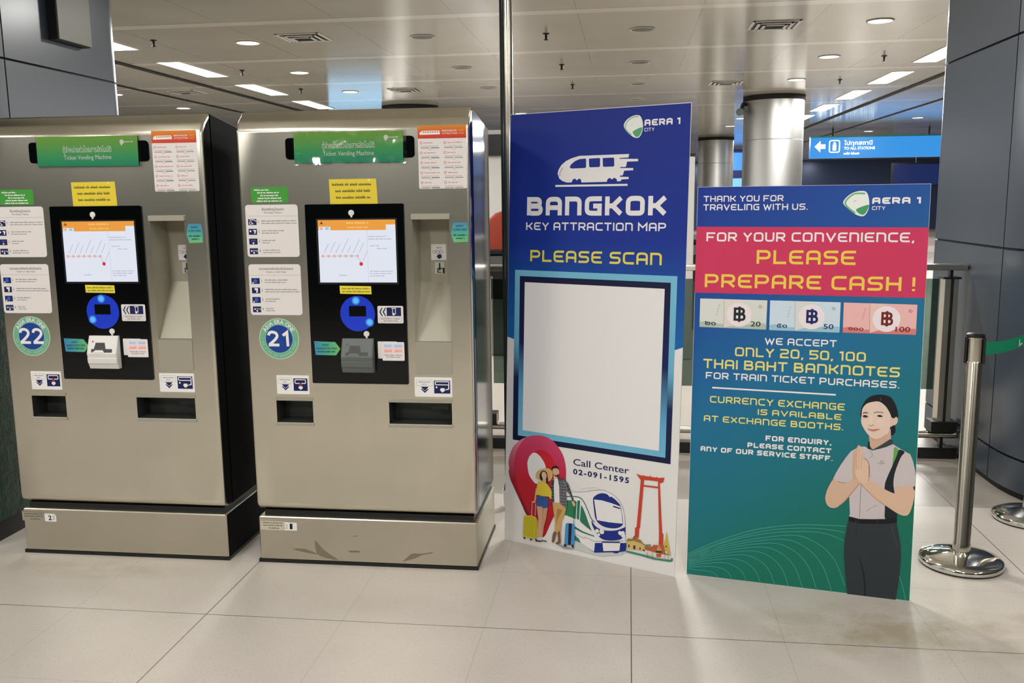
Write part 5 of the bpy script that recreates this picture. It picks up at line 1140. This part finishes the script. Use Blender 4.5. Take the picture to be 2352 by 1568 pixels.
    card(0.024, 0.240, 1.048, 1.252, 'ตรวจสอบหรือเติมเงินโดยสาร', 'Check or Add Value', (4, 5, 4, 3), ((.75, .72), (.93, .99), (.58, .5), (.45, .47)), 2)
    # round number badge
    b = MB()
    cx, cz, rr_ = 0.137, 0.951, 0.084
    b.plate([(cx + rr_ * math.cos(2 * PI * k / 56), cz + rr_ * math.sin(2 * PI * k / 56)) for k in range(56)], ink((176, 200, 172)), 0.0001, 0.0009)
    b.disc((cx, cz), rr_ * .955, ink((112, 172, 140)), 0.0010, 56); b.disc((cx, cz), rr_ * .70, ink((150, 196, 206)), 0.0011, 48); b.disc((cx, cz), rr_ * .675, ink((24, 62, 140)), 0.0012, 48)
    txt = 'ASIA ERA ONE'
    for k, chh in enumerate(txt):
        if chh == ' ':
            continue
        cw = {'S': .85, 'I': .5, ' ': .55, 'E': .8, 'R': .9, 'O': 1.15, 'N': 1.1}
        tot = sum(cw.get(q, 1.0) for q in txt)
        a = R(90 + 63 - 126 * (sum(cw.get(q, 1.0) for q in txt[:k]) + cw.get(chh, 1.0) / 2) / tot)
        font_char(b, chh, (cx + rr_ * .825 * math.cos(a), cz + rr_ * .825 * math.sin(a)), a - PI / 2, 0.0155, WHITE, 0.0013, 0.018)
    rg = random.Random(9)
    for k in range(22):
        a = R(180 + 12 + 156 * k / 21)
        if rg.random() < .15:
            continue
        q = []
        for dx, dy in ((-.0022, -.0035), (.0022, -.0035), (.0022, .0035), (-.0022, .0035)):
            ca, sa = math.cos(a + PI / 2), math.sin(a + PI / 2)
            q.append((cx + rr_ * .83 * math.cos(a) + dx * ca - dy * sa, cz + rr_ * .83 * math.sin(a) + dx * sa + dy * ca))
        b.poly(q, ink((150, 200, 164)), 0.0013)
    def two(x, z, w, h):
        b.stroke(catmull([(x + w * p, z + h * q) for p, q in ((0.02, .74), (.1, .92), (.36, 1.0), (.66, .9), (.74, .68), (.6, .46), (.3, .2), (.06, .02))], False, 5), 0.0115, WHITE, 0.0014)
        b.stroke([(x, z), (x + w * .9, z)], 0.0115, WHITE, 0.00143)
    if number == '21':
        two(cx - 0.045, cz - 0.025, 0.05, 0.053)
        b.stroke([(cx + 0.016, cz + 0.014), (cx + 0.034, cz + 0.027), (cx + 0.036, cz - 0.03)], 0.0115, WHITE, 0.0014)
    else:
        two(cx - 0.051, cz - 0.027, 0.051, 0.056); two(cx + 0.007, cz - 0.027, 0.051, 0.056)
    add('number_badge', b, 'round green and blue badge numbered ' + number)
    # ---- control panel
    b = MB(); b.plate(rr(0.271, 0.668, 0.772, 1.486, 0.005), M_BLACKGLASS, 0.0001, 0.006)
    cp = add('control_panel', b, 'black control panel')
    def addp(name, mb, label=None):
        for i, p in enumerate(mb.v):
            mb.v[i] = (p[0] + du, p[1] - 0.0062, p[2] + dz)
        o = mb.build(name, cp)
        if label:
            o['label'] = label
        return o
    SW = glow((226, 230, 242), 0.78); SO = glow((240, 160, 66), 0.76); SG = glow((190, 194, 208), 0.72); SP = glow((236, 186, 176), 0.72); SR = glow((222, 44, 76), 0.76); SY = glow((248, 200, 110), 0.76)
    b = MB(); b.plate(rr(0.314, 0.641, 1.172, 1.431, 0.004), M_BLACK, 0.0, 0.001)
    b.rect(0.322, 0.634, 1.180, 1.425, SW, 0.0016)
    b.rect(0.322, 0.634, 1.385, 1.425, SO, 0.0018)
    b.rect(0.326, 0.372, 1.385, 1.399, SW, 0.002); b.rect(0.596, 0.634, 1.385, 1.406, SW, 0.002)
    b.rect(0.330, 0.342, 1.387, 1.397, SP, 0.0022); b.rect(0.352, 0.366, 1.387, 1.397, glow((140, 190, 206), 0.9), 0.0022)
    greek(b, 0.437, 0.526, 1.410, 0.010, SY, 0.0022, 61); greek(b, 0.441, 0.526, 1.393, 0.008, SY, 0.0022, 62)
    b.poly([(0.327, 1.410), (0.334, 1.413), (0.337, 1.422), (0.340, 1.413), (0.346, 1.409)], glow((120, 40, 10), 0.6), 0.0022)
    zl = 1.284
    b.stroke([(0.336, zl), (0.478, zl), (0.492, zl - 0.028)], 0.0022, SG, 0.002)
    for k in range(7):
        b.disc((0.337 + 0.0235 * k, zl), 0.006, SP, 0.0022, 14)
        L2 = (0.036, 0.044, 0.032, 0.055, 0.028, 0.052, 0.038)[k]
        b.stroke([(0.344 + 0.0235 * k, zl + 0.013), (0.344 + 0.0235 * k + L2 * .52, zl + 0.013 + L2)], 0.0024, SG, 0.002)
    b.stroke([(0.499, zl - 0.02), (0.518, zl + 0.018)], 0.0022, SG, 0.002)
    b.disc((0.492, zl - 0.031), 0.0075, SR, 0.0022, 16)
    b.rect(0.5195, 0.5205, 1.182, 1.384, SG, 0.002)
    for x0, x1, z in ((0.524, 0.598, 1.358), (0.524, 0.618, 1.348), (0.53, 0.567, 1.322), (0.557, 0.60, 1.311), (0.527, 0.62, 1.222), (0.527, 0.612, 1.213), (0.527, 0.585, 1.204), (0.402, 0.436, 1.206)):
        greek(b, x0, x1, z, 0.006, SG, 0.002, int(x0 * 900 + z * 70))
    addp('touch_screen', b, 'bright white screen with orange header and route line')
    b = MB(); b.plate([(0.401, 1.135), (0.529, 1.133), (0.528, 1.165), (0.400, 1.167)], ink((226, 212, 66)), 0.0, 0.0007)
    greek(b, 0.409, 0.522, 1.153, 0.007, ink((140, 130, 44)), 0.0009, 71); greek(b, 0.409, 0.522, 1.141, 0.007, ink((140, 130, 44)), 0.0009, 72)
    addp('yellow_strip', b, 'narrow yellow sticker')
    BLUE = mat('lit_blue_pad', (16, 40, 150), 0.2, 0, 0.5, (22, 50, 168), 0.5)
    b = MB(); c0 = (0.470, 1.056); rD = 0.0705
    ringp = lambda r: [(c0[0] + r * math.cos(2 * PI * k / 56), c0[1] + r * math.sin(2 * PI * k / 56)) for k in range(56)]
    b.plate(ringp(rD), BLUE, 0.0, 0.004)
    b.plate(rr(0.436, 0.505, 1.0455, 1.087, 0.002), M_BLACKGLASS, 0.004, 0.0048)
    for lx, lz in leds:
        for k, (r2, col, st) in enumerate(((0.0185, (32, 80, 200), 0.6), (0.017, (46, 108, 216), .7), (0.0145, (66, 146, 232), .76), (0.0105, (92, 182, 244), .82))):
            b.disc((c0[0] + lx, c0[1] + lz), r2, glow(col, st), 0.0043 + 0.0001 * k, 24)
    addp('card_reader', b, 'round blue lit card pad')
    b = MB(); b.plate(rr(0.551, 0.655, 1.018, 1.087, 0.005), PAPER, 0.0, 0.001)
    chevrons(b, 0.558, 1.063, 0.018, 0.0012, False)
    pictogram(b, 0.588, 0.646, 1.047, 1.081, 8, 0.0012)
    b.stroke(rr(0.558, 0.649, 1.023, 1.041, 0.003), 0.0008, GREYINK, 0.0012, True); greek(b, 0.564, 0.642, 1.034, 0.005, GREYINK, 0.0012, 75); greek(b, 0.575, 0.632, 1.026, 0.005, GREYINK, 0.0012, 76)
    addp('arrow_sticker', b, 'white sticker with blue arrows')
    for cx2, cz2 in ((0.459, 1.452), (0.503, 0.975)):
        b = MB()
        b.plate([(cx2 + 0.0115 * math.cos(2 * PI * k / 24), cz2 + 0.0115 * math.sin(2 * PI * k / 24)) for k in range(24)], M_WHITEPL, 0.0, 0.003)
        b.plate([(cx2 - 0.004, cz2 - 0.005), (cx2 + 0.004, cz2 - 0.005), (cx2 + 0.005, cz2 - 0.016), (cx2 - 0.001, cz2 - 0.018)], M_WHITEPL, 0.0031, 0.006)
        addp('stick_on_hook', b, 'small round white hook')
    # banknote reader: angled snout
    RM = M_WHITEPL if white_reader else M_GREYPL
    b = MB(); x0, x1 = 0.404, 0.533
    pr = [(0.0, 0.822), (0.022, 0.822), (0.030, 0.842), (0.034, 0.846), (0.037, 0.866), (0.034, 0.8685), (0.038, 0.886), (0.012, 0.957), (0.0, 0.957)]
    xs = [(x0, 0.003), (x0 + 0.004, 0.0), (x1 - 0.004, 0.0), (x1, 0.003)]
    rings = [[(x, -max(0.0, y - s * (y > 0.005)), z) for y, z in pr] for x, s in xs]
    b.loft(rings, RM, True)
    def slope(x, f, lift):      # point on the slanted face, f = 0 at the bottom edge, 1 at the top
        return (x, -(0.038 + (0.012 - 0.038) * f) - lift * 0.94, 0.886 + (0.957 - 0.886) * f + lift * 0.34)
    b.face([slope(x0 + 0.031, .28, .001), slope(x0 + 0.082, .28, .001), slope(x0 + 0.075, .62, .001), slope(x0 + 0.036, .62, .001)], M_BLACK)
    b.face([slope(x0 + 0.020, .08, .0012), slope(x0 + 0.111, .08, .0012), slope(x0 + 0.111, .27, .0012), slope(x0 + 0.020, .27, .0012)], M_BLACK)
    b.face([slope(x0 + 0.024, .06, .002), slope(x0 + 0.08, .06, .002), slope(x0 + 0.07, .2, .002), slope(x0 + 0.04, .2, .002)], RM)
    b.face([slope(x0 + 0.02, .64, .001), slope(x0 + 0.025, .64, .001), slope(x0 + 0.025, .72, .001), slope(x0 + 0.02, .72, .001)], M_BLACK)
    addp('banknote_reader', b, ('white' if white_reader else 'grey') + ' banknote reader')
    # arrow sticker pointing at the reader
    b = MB(); b.plate([(0.289, 0.888), (0.374, 0.887), (0.393, 0.914), (0.372, 0.941), (0.285, 0.944)], MATS['gradArrow'], 0.0, 0.0008)
    g2 = ink((30, 74, 84))
    font_text(b, 'INSERT', 0.317, 0.348, 0.925, 0.0075, g2, 0.001, 0.02); font_text(b, 'BANKNOTES HERE', 0.294, 0.379, 0.911, 0.0078, g2, 0.001, 0.02); greek(b, 0.298, 0.374, 0.899, 0.0075, g2, 0.001, 81)
    addp('pointing_sticker', b, 'green and blue arrow sticker')
    b = MB(); b.plate(rr(0.547, 0.625, 0.876, 0.945, 0.003), PAPER, 0.0, 0.0008)
    b.plate(rr(0.565, 0.655, 0.868, 0.943, 0.004), ink((228, 222, 222)), 0.0009, 0.0018)
    for k, col in enumerate(((168, 186, 214), (226, 160, 156))):
        for j in range(2):
            b.rect(0.572 + 0.041 * j, 0.606 + 0.041 * j, 0.9205 - 0.02 * k, 0.936 - 0.02 * k, ink(tuple(min(255, a + 28) for a in col)), 0.002)
            greek(b, 0.575 + 0.041 * j, 0.604 + 0.041 * j, 0.924 - 0.02 * k, 0.008, ink(col), 0.0021, 83 + k + j)
    greek(b, 0.574, 0.646, 0.889, 0.005, GREYINK, 0.002, 88); greek(b, 0.582, 0.638, 0.881, 0.005, GREYINK, 0.002, 89)
    addp('banknote_card', b, 'white cards showing accepted banknotes')
    # ---- coin recess
    b = MB()
    u0, u1, zb, zt = 0.699, 0.845, 0.945, 1.424
    D = 0.135; zk = 1.168
    A = lambda u, y, z: (u, y, z)
    b.face([A(u0, 0, zt), A(u1, 0, zt), A(u1, D, zt), A(u0, D, zt)], M_TRAY)
    b.face([A(u0, D, zk), A(u1, D, zk), A(u1, D, zt), A(u0, D, zt)], M_TRAY)
    b.face([A(u0, 0.012, zb), A(u1, 0.012, zb), A(u1, D, zk), A(u0, D, zk)], M_TRAY)
    b.face([A(u0, 0, zb), A(u1, 0, zb), A(u1, 0.012, zb), A(u0, 0.012, zb)], M_TRAY)
    b.face([A(u0, 0, zb), A(u0, 0.012, zb), A(u0, D, zk), A(u0, D, zt), A(u0, 0, zt)], M_TRAY)
    b.face([A(u1, 0, zt), A(u1, D, zt), A(u1, D, zk), A(u1, 0.012, zb), A(u1, 0, zb)], M_TRAY)
    rec = add('coin_recess', b)
    def addr(name, mb, label=None):
        for i, p in enumerate(mb.v):
            mb.v[i] = (p[0] + du, p[1], p[2] + dz)
        o = mb.build(name, rec)
        if label:
            o['label'] = label
    b = MB(); b.plate(rr(0.696, 0.848, 1.4245, 1.446, 0.003), M_TRAY, 0.0002, 0.009); addr('top_cap', b)
    b = MB(); b.plate(rr(0.698, 0.845, 0.813, 0.943, 0.004), M_TRAY, 0.0002, 0.003); b.rect(0.699, 0.844, 0.940, 0.9435, M_CHROME, 0.0032); addr('lower_plate', b)
    b = MB()
    sc = (D + 3.49) / 3.49
    b.v = []
    b.plate(rr(0.742, 0.804, 1.258, 1.322, 0.004), WHITE, 0.0001, 0.0012)
    for k in range(3):
        b.stroke([(0.755 + 0.014 * k + 0.007 * math.cos(a), 1.291 + 0.006 * math.sin(a)) for a in (0, .8, 1.6, 2.4, 3.1, 3.9, 4.7, 5.5)], 0.0012, NAVY, 0.0014, True)
    b.poly([(0.764, 1.272), (0.773, 1.282), (0.784, 1.280), (0.786, 1.268), (0.774, 1.262)], NAVY, 0.0014); greek(b, 0.765, 0.785, 1.306, 0.005, GREYINK, 0.0014, 90)
    b.v = [(x, y + D, z) for x, y, z in b.v]
    addr('coin_sticker', b, 'small white coin sticker')
    b = MB(); b.plate(rr(0.757, 0.796, 1.202, 1.250, 0.003), mat('slot_plate', (204, 202, 194), 0.4, 0.3), 0.0, 0.004)
    b.rect(0.774, 0.780, 1.216, 1.246, M_BLACK, 0.0045); b.rect(0.767, 0.796, 1.2225, 1.226, M_BLACK, 0.0046); b.rect(0.789, 0.796, 1.204, 1.226, M_BLACK, 0.0046); b.rect(0.767, 0.771, 1.208, 1.226, M_BLACK, 0.0046); b.rect(0.767, 0.784, 1.2065, 1.2095, M_BLACK, 0.0046)
    b.v = [(x, y + D, z) for x, y, z in b.v]
    addr('coin_slot', b)
    b = MB(); seal(b, [(0.851, 1.370), (0.862, 1.411), (0.914, 1.411), (0.920, 1.380), (0.918, 1.337), (0.862, 1.335)], MATS['gradCoin'])
    font_text(b, 'INSERT', 0.872, 0.902, 1.394, 0.008, ink((24, 70, 90)), 0.001, 0.02); font_text(b, 'COINS HERE', 0.860, 0.914, 1.380, 0.008, ink((24, 70, 80)), 0.001, 0.02); greek(b, 0.860, 0.914, 1.360, 0.008, ink((24, 80, 70)), 0.001, 91); greek(b, 0.872, 0.904, 1.348, 0.008, ink((24, 80, 70)), 0.001, 92)
    add('insert_coins_sticker', b, 'green and blue sticker')
    # ---- delivery trays
    def tray(name, x0, x1, z0, z1, holes_z, flap):
        b = MB(); D2 = 0.10
        za, zc = holes_z
        a0, a1 = x0 + 0.002, x1 - 0.002
        b.plate(rr(x0 - 0.001, x1 + 0.001, zc, z1, 0.003), M_TRAY, 0.0002, 0.0025)
        b.plate(rr(x0 - 0.001, x1 + 0.001, z0, za, 0.003), M_TRAY, 0.0002, 0.0035)
        b.rect(x0, x1, za - 0.004, za, M_CHROME, 0.0037)
        DK = mat('dark_tray_steel', (70, 74, 70), 0.45, 0.6)
        b.face([(a0, D2, za), (a1, D2, za), (a1, D2, zc), (a0, D2, zc)], DK)
        b.face([(a0, 0, za), (a1, 0, za), (a1, D2, za), (a0, D2, za)], DK)
        b.face([(a0, 0, zc), (a0, D2, zc), (a1, D2, zc), (a1, 0, zc)], DK)
        b.face([(a0, 0, za), (a0, D2, za), (a0, D2, zc), (a0, 0, zc)], DK)
        b.face([(a1, 0, za), (a1, 0, zc), (a1, D2, zc), (a1, D2, za)], DK)
        if flap:
            b.box(a1 - 0.09, a1 - 0.02, 0.04, 0.05, zc - 0.035, zc - 0.001, M_BLACK)
        add(name, b)
    tray('refund_tray', 0.109, 0.267, 0.592, 0.712, (0.606, 0.697), False)
    tray('ticket_tray', 0.581, 0.842, 0.594, 0.712, (0.609, 0.697), True)
    def tray_label(x0, x1, z0, z1, kind, name):
        b = MB(); seal(b, rr(x0, x1, z0, z1, 0.003), WHITE, 0.001)
        w = x1 - x0; h = z1 - z0
        b.stroke(rr(x0 + w * .05, x0 + w * .48, z1 - h * .43, z1 - h * .13, 0.002), 0.0008, GREYINK, 0.0012, True)
        greek(b, x0 + w * .1, x0 + w * .43, z1 - h * .26, 0.005, GREYINK, 0.0012, 101); greek(b, x0 + w * .2, x0 + w * .32, z1 - h * .37, 0.005, GREYINK, 0.0012, 102)
        chevrons(b, x0 + w * .27, z1 - h * .48, h * .21, 0.0012)
        pictogram(b, x0 + w * .52, x1 - w * .05, z0 + h * .18, z1 - h * .16, kind, 0.0012)
        add(name, b, 'white sticker with blue arrows and pictogram')
    tray_label(0.117, 0.254, 0.724, 0.802, 6, 'refund_sticker')
    tray_label(0.691, 0.843, 0.722, 0.801, 7, 'ticket_sticker')
    # ---- plinth labels
    b = MB(); b.plate([(0.014, 0.142), (0.118, 0.140), (0.118, 0.184), (0.014, 0.186)], ink((196, 188, 170)) if number == '21' else M_PLINTH, 0.0002, 0.001)
    greek(b, 0.024, 0.112, 0.171, 0.006, ink((100, 96, 86)), 0.0012, 111); greek(b, 0.024, 0.110, 0.160, 0.006, ink((100, 96, 86)), 0.0012, 112); greek(b, 0.05, 0.095, 0.148, 0.006, ink((100, 96, 86)), 0.0012, 113); b.rect(0.016, 0.118, 0.1815, 0.183, ink((80, 76, 70)), 0.0012)
    add('text_label', b)
    b = MB()
    if number == '21':
        b.plate([(0.119, 0.142), (0.172, 0.142), (0.172, 0.176), (0.119, 0.177)], WHITE, 0.0002, 0.001)
        font_text(b, '1', 0.141, 0.153, 0.149, 0.022, ink((20, 20, 22)), 0.0012, 0.04); font_text(b, '2', 0.122, 0.132, 0.150, 0.018, ink((150, 150, 146)), 0.0012)
    else:
        b.plate([(0.119, 0.141), (0.172, 0.141), (0.172, 0.166), (0.165, 0.175), (0.119, 0.176)], WHITE, 0.0002, 0.001)
        font_text(b, '2', 0.136, 0.151, 0.148, 0.020, ink((20, 20, 22)), 0.0012, 0.03); font_text(b, '2', 0.155, 0.166, 0.150, 0.018, ink((130, 130, 126)), 0.0012)
    add('number_label', b, 'small white label')
    if number == '21':
        b = MB(); SC = mat('scuff', (140, 133, 112), 0.5, 0.6)
        for q in ([(.15, .06), (.2, .063), (.24, .05), (.26, .042), (.22, .045)], [(.247, .1), (.262, .085), (.285, .06), (.33, .03), (.345, .02), (.3, .025), (.255, .045)], [(.39, .062), (.43, .064), (.44, .058), (.4, .056)], [(.405, .124), (.43, .127), (.432, .130), (.41, .126)],
                  [(.63, .035), (.66, .06), (.70, .062), (.745, .07), (.742, .065), (.70, .055), (.67, .04), (.62, .025)]):
            b.poly(catmull(q, True, 4), SC, 0.0006)
        b.build('scuff_marks', t)
    return t
ticket_machine((-2.600, 3.49, 0), 'steel ticket vending machine numbered 22 with white banknote reader', '22', -0.013, 0.003, True, ((-0.002, 0.054), (-0.046, -0.032)), True)
ticket_machine((-1.533, 3.49, 0), 'steel ticket vending machine numbered 21 beside the steel pole and blue board', '21', 0.0, 0.0, False, ((-0.005, 0.052), (0.048, -0.034)), False)
